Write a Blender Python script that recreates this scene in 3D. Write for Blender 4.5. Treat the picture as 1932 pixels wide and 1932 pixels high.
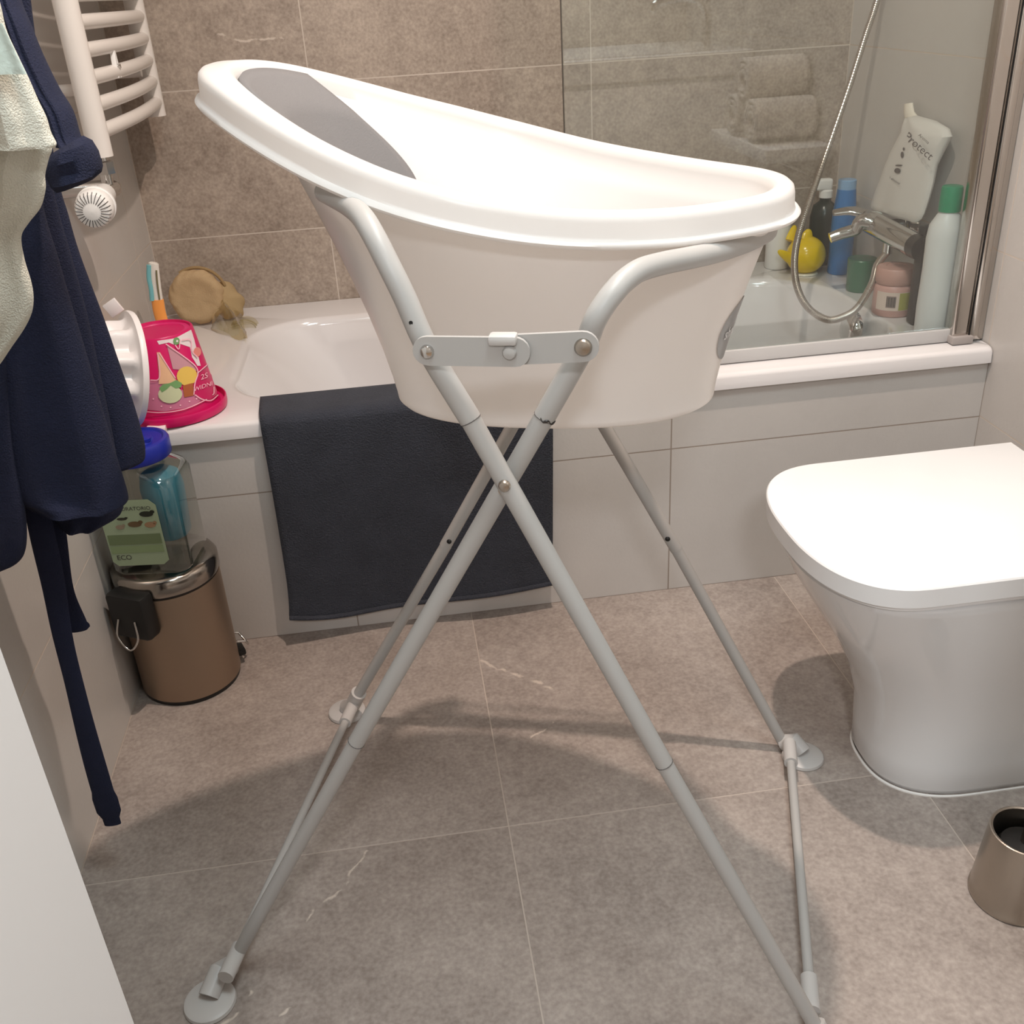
import bpy, bmesh, math, random
from mathutils import Vector, Matrix, Euler
random.seed(7)
PI = math.pi
scene = bpy.context.scene
for o in list(bpy.data.objects): bpy.data.objects.remove(o, do_unlink=True)
C = scene.collection

# ------------------------------------------------------------------ camera
FPX = 1889.888
CAM = Vector((.51985, -2.31384, 1.05688)); ROT = (1.08599, .05451, -.13249)
cd = bpy.data.cameras.new('camera'); cam = bpy.data.objects.new('camera', cd); C.objects.link(cam)
cam.location = CAM; cam.rotation_euler = ROT
cd.sensor_fit = 'HORIZONTAL'; cd.sensor_width = 36; cd.lens = FPX * 36 / 1932; cd.clip_start = .01
scene.camera = cam
# ------------------------------------------------------------------ world, lights, exposure
w = bpy.data.worlds.new('world'); scene.world = w; w.use_nodes = True
w.node_tree.nodes['Background'].inputs[0].default_value = (.75, .8, .85, 1)
w.node_tree.nodes['Background'].inputs[1].default_value = .12
def area(name, loc, target, size, power, col, shape='DISK', sy=None):
    l = bpy.data.lights.new(name, 'AREA'); l.shape = shape; l.size = size
    if sy: l.size_y = sy
    l.energy = power; l.color = col
    o = bpy.data.objects.new(name, l); C.objects.link(o); o.location = loc
    d = Vector(target) - Vector(loc); o.rotation_euler = d.to_track_quat('-Z', 'Y').to_euler()
    return o
area('warm_spot_light', (.825, -1.165, 2.105), (.825, -1.165, 0), .04, 14.5, (1, .82, .71))
area('cool_spot_light', (.78, -1.88, 2.105), (.78, -1.88, 0), .55, 10.5, (.83, .96, 1))
area('hallway_fill', (.30, -3.6, 2.10), (.30, -3.6, 0), .30, 22, (.95, .97, 1))  # unseen fill added on the hallway side, has no fixture
vs = scene.view_settings
vs.view_transform = 'Standard'; vs.look = 'None'; vs.gamma = 1; vs.use_curve_mapping = False
vs.exposure = 0.5

# ------------------------------------------------------------------ projection helpers (pixel of the photograph -> world point at a stated depth)
RM = Euler(ROT, 'XYZ').to_matrix()
def ray(u, v): return RM @ Vector(((u - 966) / FPX, -(v - 966) / FPX, -1))
def ony(u, v, y): d = ray(u, v); return CAM + d * ((y - CAM.y) / d.y)
def onx(u, v, x): d = ray(u, v); return CAM + d * ((x - CAM.x) / d.x)
def onz(u, v, z): d = ray(u, v); return CAM + d * ((z - CAM.z) / d.z)
def proj(p):
    q = RM.transposed() @ (Vector(p) - CAM); return (966 + FPX * q.x / -q.z, 966 - FPX * q.y / -q.z)
def hz(x, y, py):
    lo, hi = 0, 1.3
    for _ in range(40):
        m = (lo + hi) / 2
        if proj((x, y, m))[1] > py: lo = m
        else: hi = m
    return lo
# bath stand frame
SC = Vector((.6305, -1.31, 0)); SA = math.radians(-17)
SU = Vector((math.cos(SA), math.sin(SA), 0)); SV = Vector((-math.sin(SA), math.cos(SA), 0))
def W(u, v, z): return SC + SU * u + SV * v + Vector((0, 0, z))
def onv(px, py, v):
    d = ray(px, py); t = (v - (CAM - SC).dot(SV)) / d.dot(SV); return CAM + d * t

# ------------------------------------------------------------------ materials
def lin(c): return tuple(((x / 255) / 12.92 if x / 255 <= .04045 else ((x / 255 + .055) / 1.055) ** 2.4) for x in c) + (1,)
MATS = {}
def mat(name, col, rough=.5, metal=0, bump=0, bscale=200, var=0, vscale=8, spec=.5, coat=0, trans=0, alpha=1, sheen=0, ior=1.45):
    if name in MATS: return MATS[name]
    m = bpy.data.materials.new(name); m.use_nodes = True; nt = m.node_tree; b = nt.nodes['Principled BSDF']
    c = lin(col)
    b.inputs['Base Color'].default_value = c; b.inputs['Roughness'].default_value = rough; b.inputs['Metallic'].default_value = metal
    b.inputs['Specular IOR Level'].default_value = spec; b.inputs['Coat Weight'].default_value = coat
    b.inputs['Transmission Weight'].default_value = trans; b.inputs['Alpha'].default_value = alpha; b.inputs['IOR'].default_value = ior
    b.inputs['Sheen Weight'].default_value = sheen
    tc = None
    if var or bump: tc = nt.nodes.new('ShaderNodeNewGeometry')
    if var:
        n = nt.nodes.new('ShaderNodeTexNoise'); n.inputs['Scale'].default_value = vscale; n.inputs['Detail'].default_value = 5
        nt.links.new(tc.outputs['Position'], n.inputs['Vector'])
        r = nt.nodes.new('ShaderNodeMix'); r.data_type = 'RGBA'
        r.inputs[6].default_value = tuple(x * (1 - var) for x in c[:3]) + (1,); r.inputs[7].default_value = tuple(min(1, x * (1 + var)) for x in c[:3]) + (1,)
        nt.links.new(n.outputs['Fac'], r.inputs[0]); nt.links.new(r.outputs[2], b.inputs['Base Color'])
    if bump:
        n = nt.nodes.new('ShaderNodeTexNoise'); n.inputs['Scale'].default_value = bscale; n.inputs['Detail'].default_value = 3
        nt.links.new(tc.outputs['Position'], n.inputs['Vector'])
        bp = nt.nodes.new('ShaderNodeBump'); bp.inputs['Strength'].default_value = bump; bp.inputs['Distance'].default_value = .004
        nt.links.new(n.outputs['Fac'], bp.inputs['Height']); nt.links.new(bp.outputs['Normal'], b.inputs['Normal'])
    MATS[name] = m; return m

def stone(name, c1, c2, rough, veins=(), axes=(0, 1), speck=.5):
    m = bpy.data.materials.new(name); m.use_nodes = True; nt = m.node_tree; b = nt.nodes['Principled BSDF']; N = nt.nodes.new; L = nt.links.new
    g = N('ShaderNodeNewGeometry'); oi = N('ShaderNodeObjectInfo')
    off = N('ShaderNodeVectorMath'); off.operation = 'SCALE'; off.inputs[0].default_value = (7, 5, 3); L(oi.outputs['Random'], off.inputs['Scale'])
    ps = N('ShaderNodeVectorMath'); L(g.outputs['Position'], ps.inputs[0]); L(off.outputs[0], ps.inputs[1])
    n1 = N('ShaderNodeTexNoise'); n1.inputs['Scale'].default_value = 5; n1.inputs['Detail'].default_value = 7; n1.inputs['Roughness'].default_value = .6; L(ps.outputs[0], n1.inputs['Vector'])
    n2 = N('ShaderNodeTexNoise'); n2.inputs['Scale'].default_value = 160; n2.inputs['Detail'].default_value = 3; L(ps.outputs[0], n2.inputs['Vector'])
    n3 = N('ShaderNodeTexNoise'); n3.inputs['Scale'].default_value = 45; n3.inputs['Detail'].default_value = 4; L(ps.outputs[0], n3.inputs['Vector'])
    a = N('ShaderNodeMath'); a.operation = 'MULTIPLY_ADD'; a.inputs[1].default_value = 1.5; a.inputs[2].default_value = -.25; L(n1.outputs['Fac'], a.inputs[0])
    k = N('ShaderNodeMath'); k.operation = 'MULTIPLY_ADD'; k.inputs[1].default_value = speck * 1.6; k.inputs[2].default_value = -speck * .8; L(n2.outputs['Fac'], k.inputs[0])
    k3 = N('ShaderNodeMath'); k3.operation = 'MULTIPLY_ADD'; k3.inputs[1].default_value = speck * 1.1; k3.inputs[2].default_value = -speck * .55; L(n3.outputs['Fac'], k3.inputs[0])
    s = N('ShaderNodeMath'); L(a.outputs[0], s.inputs[0]); L(k.outputs[0], s.inputs[1])
    s2 = N('ShaderNodeMath'); s2.use_clamp = True; L(s.outputs[0], s2.inputs[0]); L(k3.outputs[0], s2.inputs[1])
    mx = N('ShaderNodeMix'); mx.data_type = 'RGBA'; mx.inputs[6].default_value = lin(c1); mx.inputs[7].default_value = lin(c2); L(s2.outputs[0], mx.inputs[0])
    col = mx.outputs[2]
    if veins:
        nv = N('ShaderNodeTexNoise'); nv.inputs['Scale'].default_value = 22; nv.inputs['Detail'].default_value = 4; L(g.outputs['Position'], nv.inputs['Vector'])
        sub = N('ShaderNodeVectorMath'); sub.operation = 'SUBTRACT'; sub.inputs[1].default_value = (.5, .5, .5); L(nv.outputs['Color'], sub.inputs[0])
        sc = N('ShaderNodeVectorMath'); sc.operation = 'SCALE'; sc.inputs['Scale'].default_value = .035; L(sub.outputs[0], sc.inputs[0])
        pd = N('ShaderNodeVectorMath'); L(g.outputs['Position'], pd.inputs[0]); L(sc.outputs[0], pd.inputs[1])
        last = None
        for A, B, wd in veins:
            A = Vector(A); B = Vector(B); D = B - A; Ln = D.length; D = D / Ln
            q = N('ShaderNodeVectorMath'); q.operation = 'SUBTRACT'; q.inputs[1].default_value = A; L(pd.outputs[0], q.inputs[0])
            dt = N('ShaderNodeVectorMath'); dt.operation = 'DOT_PRODUCT'; dt.inputs[1].default_value = D; L(q.outputs[0], dt.inputs[0])
            cl = N('ShaderNodeClamp'); cl.inputs['Max'].default_value = Ln; L(dt.outputs['Value'], cl.inputs['Value'])
            pr = N('ShaderNodeVectorMath'); pr.operation = 'SCALE'; pr.inputs[0].default_value = D; L(cl.outputs[0], pr.inputs['Scale'])
            ds = N('ShaderNodeVectorMath'); ds.operation = 'DISTANCE'; L(q.outputs[0], ds.inputs[0]); L(pr.outputs[0], ds.inputs[1])
            mr = N('ShaderNodeMapRange'); mr.inputs['From Min'].default_value = wd * .3; mr.inputs['From Max'].default_value = wd; mr.inputs['To Min'].default_value = 1; mr.inputs['To Max'].default_value = 0
            L(ds.outputs['Value'], mr.inputs['Value'])
            if last is None: last = mr.outputs[0]
            else:
                mm = N('ShaderNodeMath'); mm.operation = 'MAXIMUM'; L(last, mm.inputs[0]); L(mr.outputs[0], mm.inputs[1]); last = mm.outputs[0]
        f = N('ShaderNodeMath'); f.operation = 'MULTIPLY'; f.inputs[1].default_value = .6; L(last, f.inputs[0])
        mv = N('ShaderNodeMix'); mv.data_type = 'RGBA'; mv.inputs[7].default_value = lin((225, 212, 198)); L(f.outputs[0], mv.inputs[0]); L(col, mv.inputs[6]); col = mv.outputs[2]
    L(col, b.inputs['Base Color'])
    b.inputs['Roughness'].default_value = rough
    bp = N('ShaderNodeBump'); bp.inputs['Strength'].default_value = .12; bp.inputs['Distance'].default_value = .002; L(n2.outputs['Fac'], bp.inputs['Height']); L(bp.outputs['Normal'], b.inputs['Normal'])
    return m

def glassy(name, tint, refl, rough=.0, ior=1.5):
    m = bpy.data.materials.new(name); m.use_nodes = True; nt = m.node_tree; nt.nodes.clear(); N = nt.nodes.new; L = nt.links.new
    out = N('ShaderNodeOutputMaterial'); t = N('ShaderNodeBsdfTransparent'); t.inputs[0].default_value = lin(tint)
    g = N('ShaderNodeBsdfGlossy'); g.inputs['Roughness'].default_value = rough; g.inputs['Color'].default_value = (1, 1, 1, 1)
    fr = N('ShaderNodeFresnel'); ge = N('ShaderNodeNewGeometry'); io = N('ShaderNodeMapRange'); io.inputs['To Min'].default_value = ior; io.inputs['To Max'].default_value = 1 / ior
    L(ge.outputs['Backfacing'], io.inputs['Value']); L(io.outputs[0], fr.inputs['IOR'])   # same reflectance on both faces of the sheet
    mu = N('ShaderNodeMath'); mu.operation = 'MULTIPLY'; mu.inputs[1].default_value = refl; mu.use_clamp = True
    mx = N('ShaderNodeMixShader'); L(fr.outputs[0], mu.inputs[0]); L(mu.outputs[0], mx.inputs[0]); L(t.outputs[0], mx.inputs[1]); L(g.outputs[0], mx.inputs[2]); L(mx.outputs[0], out.inputs[0])
    MATS[name] = m; return m

M_white_plastic = mat('white_plastic', (238, 236, 233), .32, spec=.45)
M_foot = mat('foot_plastic', (190, 187, 184), .4)
M_white_paint = mat('white_paint_metal', (173, 171, 168), .4)
M_lamp_paint = mat('lamp_paint', (226, 224, 220), .4)
M_ceramic = mat('white_ceramic', (226, 226, 226), .12, coat=.4)
M_tub = mat('white_enamel', (222, 218, 217), .12, coat=.5)
M_lid = mat('white_lid', (240, 240, 240), .25)
def translucent(m, fac, col):
    nt = m.node_tree; b = nt.nodes['Principled BSDF']; t = nt.nodes.new('ShaderNodeBsdfTranslucent'); t.inputs[0].default_value = lin(col)
    mx = nt.nodes.new('ShaderNodeMixShader'); mx.inputs[0].default_value = fac; nt.links.new(b.outputs[0], mx.inputs[1]); nt.links.new(t.outputs[0], mx.inputs[2]); nt.links.new(mx.outputs[0], nt.nodes['Material Output'].inputs[0]); return m
M_bath = translucent(mat('bath_plastic', (236, 234, 232), .3), .30, (250, 245, 240))
M_grey_foam = mat('grey_foam', (116, 114, 114), .8, bump=.15, bscale=500)
M_chrome = mat('chrome', (205, 203, 200), .08, 1)
M_alu = mat('polished_aluminium', (200, 194, 188), .16, 1)
M_steel = mat('brushed_steel', (176, 168, 158), .3, 1, bump=.05, bscale=300)
M_bin = mat('bronze_steel', (170, 150, 132), .5, 1)
M_black = mat('black_plastic', (22, 22, 22), .4)
M_dark = mat('dark_plastic', (42, 36, 33), .35)
M_navy = mat('navy_terry', (29, 34, 58), .95, bump=.5, bscale=600, var=.25, vscale=30)
M_mat = mat('charcoal_navy_terry', (52, 55, 64), .95, bump=.9, bscale=380, var=.3, vscale=18, sheen=.05)
M_mint = mat('mint_terry', (222, 220, 206), .95, bump=.6, bscale=750, var=.1, vscale=40)
M_mintband = mat('mint_band', (196, 208, 199), .8, bump=.3, bscale=150)
M_rad = mat('radiator_enamel', (226, 220, 214), .3)
M_door = mat('door_paint', (225, 225, 225), .3)
M_ceil = mat('ceiling_paint', (228, 224, 218), .9)
M_wallplain = mat('plain_paint', (205, 198, 190), .9)
M_grout = mat('grout_beige', (200, 188, 176), .9, var=.08, vscale=60)
M_groutf = mat('grout_floor', (186, 174, 164), .9)
M_groutd = mat('grout_taupe', (150, 138, 128), .9)
M_pink = mat('pink_plastic', (206, 20, 96), .3)
M_pinkin = mat('pink_base', (210, 45, 110), .35)
M_green = mat('green_cap', (10, 140, 98), .35)
M_blue = mat('blue_bottle', (28, 112, 178), .3)
M_bluelid = mat('blue_lid', (30, 44, 150), .35)
M_yellow = mat('yellow_toy', (240, 205, 20), .2, coat=.3)
M_orange = mat('orange_plastic', (245, 160, 80), .4)
M_teal = mat('teal_plastic', (120, 185, 190), .35)
M_ink = mat('dark_print', (58, 54, 54), .6)

TILE_WALL = stone('taupe_stone_tile', (136, 122, 110), (186, 171, 157), .42, axes=(0, 2), veins=[
    (ony(405, 66, 0), ony(470, 78, 0), .0035), (ony(470, 78, 0), ony(515, 72, 0), .003), (ony(515, 72, 0), ony(580, 78, 0), .0028),
    (ony(640, 480, 0) + Vector((.3, 0, .25)), ony(640, 480, 0) + Vector((.33, 0, .29)), .002)], speck=.75)
fv = lambda *q: [onz(a, b, 0) for a, b in q]
V1 = fv((905, 1250), (985, 1275), (1062, 1307)); V2 = fv((695, 1603), (650, 1665), (562, 1757)); V3 = fv((480, 1868), (395, 1960)); V4 = fv((1000, 1395), (1048, 1365)); V5 = fv((500, 1932), (560, 1890))
TILE_FLOOR = stone('taupe_floor_tile', (136, 125, 118), (176, 165, 157), .5, veins=[(V1[0], V1[1], .004), (V1[1], V1[2], .0045), (V2[0], V2[1], .003), (V2[1], V2[2], .003), (V3[0], V3[1], .003), (V4[0], V4[1], .003), (V5[0], V5[1], .0025)], speck=.8)
TILE_LIGHT = stone('light_greige_tile', (193, 188, 183), (202, 197, 192), .3, speck=.12)

# ------------------------------------------------------------------ mesh helpers
def obj(name, verts, faces, m, parent=None, smooth=True, angle=40):
    me = bpy.data.meshes.new(name); me.from_pydata([tuple(v) for v in verts], [], faces); me.update()
    bm = bmesh.new(); bm.from_mesh(me); bmesh.ops.recalc_face_normals(bm, faces=bm.faces); bm.to_mesh(me); bm.free()
    return link(name, me, m, parent, smooth, angle)
def link(name, me, m, parent=None, smooth=True, angle=40):
    if smooth:
        me.polygons.foreach_set('use_smooth', [True] * len(me.polygons)); me.set_sharp_from_angle(angle=math.radians(angle))
    if m: me.materials.append(m)
    o = bpy.data.objects.new(name, me); C.objects.link(o)
    if parent: o.parent = parent; o.matrix_parent_inverse = Matrix.Translation(-parent.location) if parent.type == 'EMPTY' else Matrix.Identity(4)
    return o
def tag(o, label, cat, group=None):
    o['label'] = label; o['category'] = cat
    if group: o['group'] = group
    return o
def thing(name, label, cat, loc=(0, 0, 0), group=None):
    o = bpy.data.objects.new(name, None); C.objects.link(o); o.location = loc; o.empty_display_size = .05
    return tag(o, label, cat, group)
def box_geo(x0, x1, y0, y1, z0, z1, bev=0, seg=2):
    bm = bmesh.new(); bmesh.ops.create_cube(bm, size=1)
    for v in bm.verts: v.co = Vector((x0 + (v.co.x + .5) * (x1 - x0), y0 + (v.co.y + .5) * (y1 - y0), z0 + (v.co.z + .5) * (z1 - z0)))
    if bev: bmesh.ops.bevel(bm, geom=list(bm.edges), offset=bev, segments=seg, profile=.5, affect='EDGES')
    bm.verts.ensure_lookup_table()
    vs_ = [v.co.copy() for v in bm.verts]; bm.verts.index_update(); fs = [[v.index for v in f.verts] for f in bm.faces]; bm.free(); return vs_, fs
def box(name, x0, x1, y0, y1, z0, z1, m, parent=None, bev=0, seg=2, xf=None):
    v, f = box_geo(x0, x1, y0, y1, z0, z1, bev, seg)
    if xf: v = [xf @ p for p in v]
    return obj(name, v, f, m, parent)
def rings(rs, close=True, cap0=True, cap1=True):
    v = [p for r in rs for p in r]; n = len(rs[0]); f = []
    for i in range(len(rs) - 1):
        for j in range(n if close else n - 1):
            a = i * n + j; b = i * n + (j + 1) % n; f.append((a, b, b + n, a + n))
    if cap0: f.append(list(range(n - 1, -1, -1)))
    if cap1: f.append(list(range((len(rs) - 1) * n, len(rs) * n)))
    return v, f
def lathe(profile, base, n=48, axis=Vector((0, 0, 1)), cap0=True, cap1=True):
    base = Vector(base); axis = axis.normalized(); q = Vector((0, 0, 1)).rotation_difference(axis)
    rs = [[base + q @ Vector((r * math.cos(2 * PI * k / n), r * math.sin(2 * PI * k / n), z)) for k in range(n)] for r, z in profile]
    return rings(rs, True, cap0, cap1)
def join(*gs):
    V, F = [], []
    for v, f in gs:
        o = len(V); V += list(v); F += [[i + o for i in q] for q in f]
    return V, F
def catmull(pts, k=8):
    pts = [Vector(p) for p in pts]; P = [pts[0] * 2 - pts[1]] + pts + [pts[-1] * 2 - pts[-2]]; out = []
    for i in range(1, len(P) - 2):
        for s in range(k):
            t = s / k; a, b, c, d = P[i - 1], P[i], P[i + 1], P[i + 2]
            out.append(.5 * ((2 * b) + (c - a) * t + (2 * a - 5 * b + 4 * c - d) * t * t + (-a + 3 * b - 3 * c + d) * t ** 3))
    out.append(pts[-1]); return out
def tube(pts, r, n=16, caps=True, rfun=None, flat=None, up=None):
    pts = [Vector(p) for p in pts]; rs = []
    t0 = (pts[1] - pts[0]).normalized(); ref = Vector(up) if up else (Vector((0, 0, 1)) if abs(t0.z) < .9 else Vector((1, 0, 0)))
    nrm = (ref - t0 * ref.dot(t0)).normalized()
    for i, p in enumerate(pts):
        t = (pts[min(i + 1, len(pts) - 1)] - pts[max(i - 1, 0)]).normalized()
        nrm = (nrm - t * nrm.dot(t)).normalized(); bn = t.cross(nrm)
        rr = rfun(i / (len(pts) - 1)) if rfun else r
        fl = flat if flat else 1
        rs.append([p + nrm * (math.cos(2 * PI * k / n) * rr * fl) + bn * (math.sin(2 * PI * k / n) * rr) for k in range(n)])
    return rings(rs, True, caps, caps)
def loft_sec(secs, n=40, ripple=0, freq=3, ph=0, nrm=Vector((0, -1, 0)), sq=1.0):
    # secs: (L, R, thickness) ; flattened ring between L and R
    rs = []
    for i, (Lp, Rp, th) in enumerate(secs):
        c = (Lp + Rp) / 2; h = (Rp - Lp) / 2; r = []
        for k in range(n):
            a = 2 * PI * k / n; ca, sa = math.cos(a), math.sin(a)
            ca = math.copysign(abs(ca) ** sq, ca); sa = math.copysign(abs(sa) ** sq, sa)
            rp = ripple * math.sin(freq * PI * (ca + 1) + ph + i / len(secs) * .8) * (1 - abs(ca) ** 4)
            r.append(c + h * ca + nrm * (th * sa + rp))
        rs.append(r)
    return rings(rs)
def text_geo(s, size, spacing=1):
    cu = bpy.data.curves.new('t', 'FONT'); cu.body = s; cu.size = size; cu.align_x = 'CENTER'; cu.align_y = 'CENTER'; cu.resolution_u = 3; cu.space_character = spacing
    o = bpy.data.objects.new('t', cu); C.objects.link(o); dg = bpy.context.evaluated_depsgraph_get()
    me = bpy.data.meshes.new_from_object(o.evaluated_get(dg)); v = [q.co.copy() for q in me.vertices]; f = [list(p.vertices) for p in me.polygons]
    bpy.data.objects.remove(o); bpy.data.curves.remove(cu); bpy.data.meshes.remove(me); return v, f
def poly_geo(pts2, cuts=3):
    bm = bmesh.new(); vs_ = [bm.verts.new((x, y, 0)) for x, y in pts2]; bm.faces.new(vs_)
    bmesh.ops.triangulate(bm, faces=list(bm.faces))
    if cuts: bmesh.ops.subdivide_edges(bm, edges=list(bm.edges), cuts=cuts, use_grid_fill=True)
    bm.verts.index_update(); v = [q.co.copy() for q in bm.verts]; f = [[q.index for q in p.verts] for p in bm.faces]; bm.free(); return v, f
def stroke_geo(pts2, wd):
    out = []; P = [Vector((x, y, 0)) for x, y in pts2]; P = catmull(P, 4) if len(P) > 2 else [P[0].lerp(P[1], t / 6) for t in range(7)]
    for i, p in enumerate(P):
        t = (P[min(i + 1, len(P) - 1)] - P[max(i - 1, 0)]).normalized(); nn = Vector((-t.y, t.x, 0)) * wd / 2; out.append((p + nn, p - nn))
    v = [q for ab in out for q in ab]; f = [(2 * i, 2 * i + 1, 2 * i + 3, 2 * i + 2) for i in range(len(out) - 1)]; return v, f
def circ(cx, cy, rx, ry, n=20): return [(cx + rx * math.cos(2 * PI * k / n), cy + ry * math.sin(2 * PI * k / n)) for k in range(n)]

# ------------------------------------------------------------------ structure
RW = 1.572      # right wall
YF = -.7057     # bath front
ZC = 2.14
def structure(o): o['kind'] = 'structure'; return o
TILECACHE = {}
def tile_mesh(w_, h_, m, t=.008, gap=.0011, ch=.00025):
    key = (round(w_, 4), round(h_, 4), m.name)
    if key in TILECACHE: return TILECACHE[key]
    x0, x1, y0, y1 = gap, w_ - gap, gap, h_ - gap
    v = [(x0, y0, -t), (x1, y0, -t), (x1, y1, -t), (x0, y1, -t), (x0, y0, -ch), (x1, y0, -ch), (x1, y1, -ch), (x0, y1, -ch),
         (x0 + ch, y0 + ch, 0), (x1 - ch, y0 + ch, 0), (x1 - ch, y1 - ch, 0), (x0 + ch, y1 - ch, 0)]
    f = [(3, 2, 1, 0)]
    for a in (0, 4): f += [(a + k, a + (k + 1) % 4, a + 4 + (k + 1) % 4, a + 4 + k) for k in range(4)]
    f.append((8, 9, 10, 11))
    me = bpy.data.meshes.new('tile'); me.from_pydata(v, [], f); me.update(); me.materials.append(m); TILECACHE[key] = me; return me
def tiles(parent, origin, ax, ay, xs, ys, m, skip=None):
    az = ax.cross(ay); Mx = Matrix((ax, ay, az)).transposed().to_4x4()
    for i in range(len(xs) - 1):
        for j in range(len(ys) - 1):
            if skip and skip(i, j): continue
            o = bpy.data.objects.new('tile', tile_mesh(xs[i + 1] - xs[i], ys[j + 1] - ys[j], m)); C.objects.link(o)
            o.parent = parent; o.matrix_world = Matrix.Translation(origin + ax * xs[i] + ay * ys[j]) @ Mx
X, Y, Z = Vector((1, 0, 0)), Vector((0, 1, 0)), Vector((0, 0, 1))
g = .0001
floor = structure(box('floor', -.02, RW + .02, -2.62, .02, -.08, -.0005, M_groutf))
tiles(floor, Vector((0, 0, 0)), X, Y, [0, .597, 1.197, RW], [-2.6, -2.463, -1.863, -1.263, -.663], TILE_FLOOR)
wb = structure(box('wall_back', -.06, RW + .06, g, .1, -.05, ZC, M_grout))
tiles(wb, Vector((0, 0, 0)), X, Z, [0, .391, .991, RW], [.3, .6, .899, 1.199, 1.499, 1.799, 2.1], TILE_WALL)
wl = structure(box('wall_left', -.1, -g, -2.62, g, -.05, ZC, M_grout))
tiles(wl, Vector((0, 0, 0)), Y, Z, [-2.6, -1.95, -1.35, -.75, -.15, 0], [0, .3, .599, .899, 1.199, 1.499, 1.799, 2.1], TILE_LIGHT)
wr = structure(box('wall_right', RW + g, RW + .1, -2.62, g, -.05, ZC, M_grout))
tiles(wr, Vector((RW, 0, 0)), -Y, Z, [0, .695, 1.295, 1.895, 2.6], [0, .3, .599, .899, 1.199, 1.499, 1.799, 2.1], TILE_LIGHT)
structure(box('ceiling', -.9, RW + .1, -4.4, .1, ZC, ZC + .08, M_ceil))
# wall with the doorway behind the viewer and the hallway past it
fv_, ff_ = join(box_geo(-.1, .02, -2.7, -2.62, -.05, ZC), box_geo(.84, RW + .1, -2.7, -2.62, -.05, ZC), box_geo(.02, .84, -2.7, -2.62, 2.05, ZC))
structure(obj('wall_front', fv_, ff_, M_wallplain, smooth=False))
structure(box('wall_hallway_left', -.9, -.82, -4.4, -2.62, -.05, ZC, M_wallplain)); structure(box('wall_hallway_back', -.9, RW + .1, -4.48, -4.4, -.05, ZC, M_wallplain)); structure(box('wall_hallway_right', RW + .02, RW + .1, -4.4, -2.7, -.05, ZC, M_wallplain))
structure(box('floor_hallway', -.9, RW + .1, -4.4, -2.62, -.08, -.001, mat('hall_floor', (150, 125, 100), .5)))
# door leaf standing open at the left
E0 = ony(120, 1545, -1.79); hinge = Vector((.035, -2.56, 0))
dd = Vector((E0.x, E0.y, 0)) - hinge; dl = dd.length; dd.normalize(); dn = Vector((dd.y, -dd.x, 0))
MD = Matrix((dd, -dn, Z)).transposed().to_4x4(); MD.translation = hinge
dleaf = structure(box('door_1', 0, dl, .0, .036, .012, 2.03, M_door, bev=.002, seg=1, xf=MD))
hv, hf = join(tube([MD @ Vector((dl - .06, 0, 1.0)), MD @ Vector((dl - .06, -.045, 1.0)), MD @ Vector((dl - .07, -.05, 1.0)), MD @ Vector((dl - .18, -.05, 1.0))], .009), lathe([(.024, 0), (.024, .006)], MD @ Vector((dl - .06, 0, 1.0)), 24, (MD.to_3x3() @ Vector((0, -1, 0)))))
obj('door_handle', hv, hf, M_chrome, dleaf)

# tiled bath panel
ap = thing('bathtub_apron', 'light grey tiled apron below the front edge of the bathtub', 'apron', (RW / 2, YF, 0))
box('backing', .0, RW, YF + g, YF + .06, 0, .405, M_groutd, ap)
class _P: pass
apx = [0, .383, .983, RW]
az_ = [0, .299, .4045]
for i in range(3):
    for j in range(2):
        o = bpy.data.objects.new('tile', tile_mesh(apx[i + 1] - apx[i], az_[j + 1] - az_[j], TILE_LIGHT)); C.objects.link(o); o.parent = ap
        o.matrix_parent_inverse = Matrix.Translation(-ap.location)
        Mx = Matrix((X, Z, -Y)).transposed().to_4x4(); o.matrix_basis = Matrix.Translation((apx[i], YF, az_[j])) @ Mx

# ------------------------------------------------------------------ bathtub
ZR = .436
def rrect(x0, x1, y0, y1, r, z, n=12, rr=None):
    out = []; q = rr or (r, r, r, r)
    for r, cx, cy, a0 in ((q[0], x1 - q[0], y1 - q[0], 0), (q[1], x0 + q[1], y1 - q[1], PI / 2), (q[2], x0 + q[2], y0 + q[2], PI), (q[3], x1 - q[3], y0 + q[3], 1.5 * PI)):
        out += [Vector((cx + r * math.cos(a0 + k / (n - 1) * PI / 2), cy + r * math.sin(a0 + k / (n - 1) * PI / 2), z)) for k in range(n)]
    return out
def outer(inset, z, r): return rrect(.001 + inset * .2, RW - .001 - inset * .2, -.7165 + inset, -.001 - inset * .2, r, z)
tub = thing('bathtub', 'white built-in bathtub along the stone tiled wall', 'bathtub', (RW / 2, -.36, .4))
rs = [outer(.012, .4055, .004), outer(0, .4075, .004), outer(0, .428, .006), outer(.003, .4335, .008), outer(.008, ZR, .012)]
IN = [(.195, 1.470, -.636, -.128, .15, ZR), (.203, 1.465, -.630, -.134, .146, ZR - .001), (.209, 1.461, -.624, -.140, .142, ZR - .006), (.214, 1.458, -.620, -.144, .14, ZR - .016),
      (.26, 1.452, -.608, -.155, .135, .36), (.33, 1.43, -.595, -.165, .13, .25), (.42, 1.40, -.575, -.18, .125, .14), (.5, 1.34, -.55, -.2, .12, .085), (.56, 1.26, -.51, -.24, .1, .065)]
rs += [rrect(*q[:4], q[4], q[5], 12, (q[4] * 1.3, q[4], q[4], q[4] * .75)) for q in IN]
v, f = rings(rs, True, False, True); obj('shell', v, f, M_tub, tub, angle=50)
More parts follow.
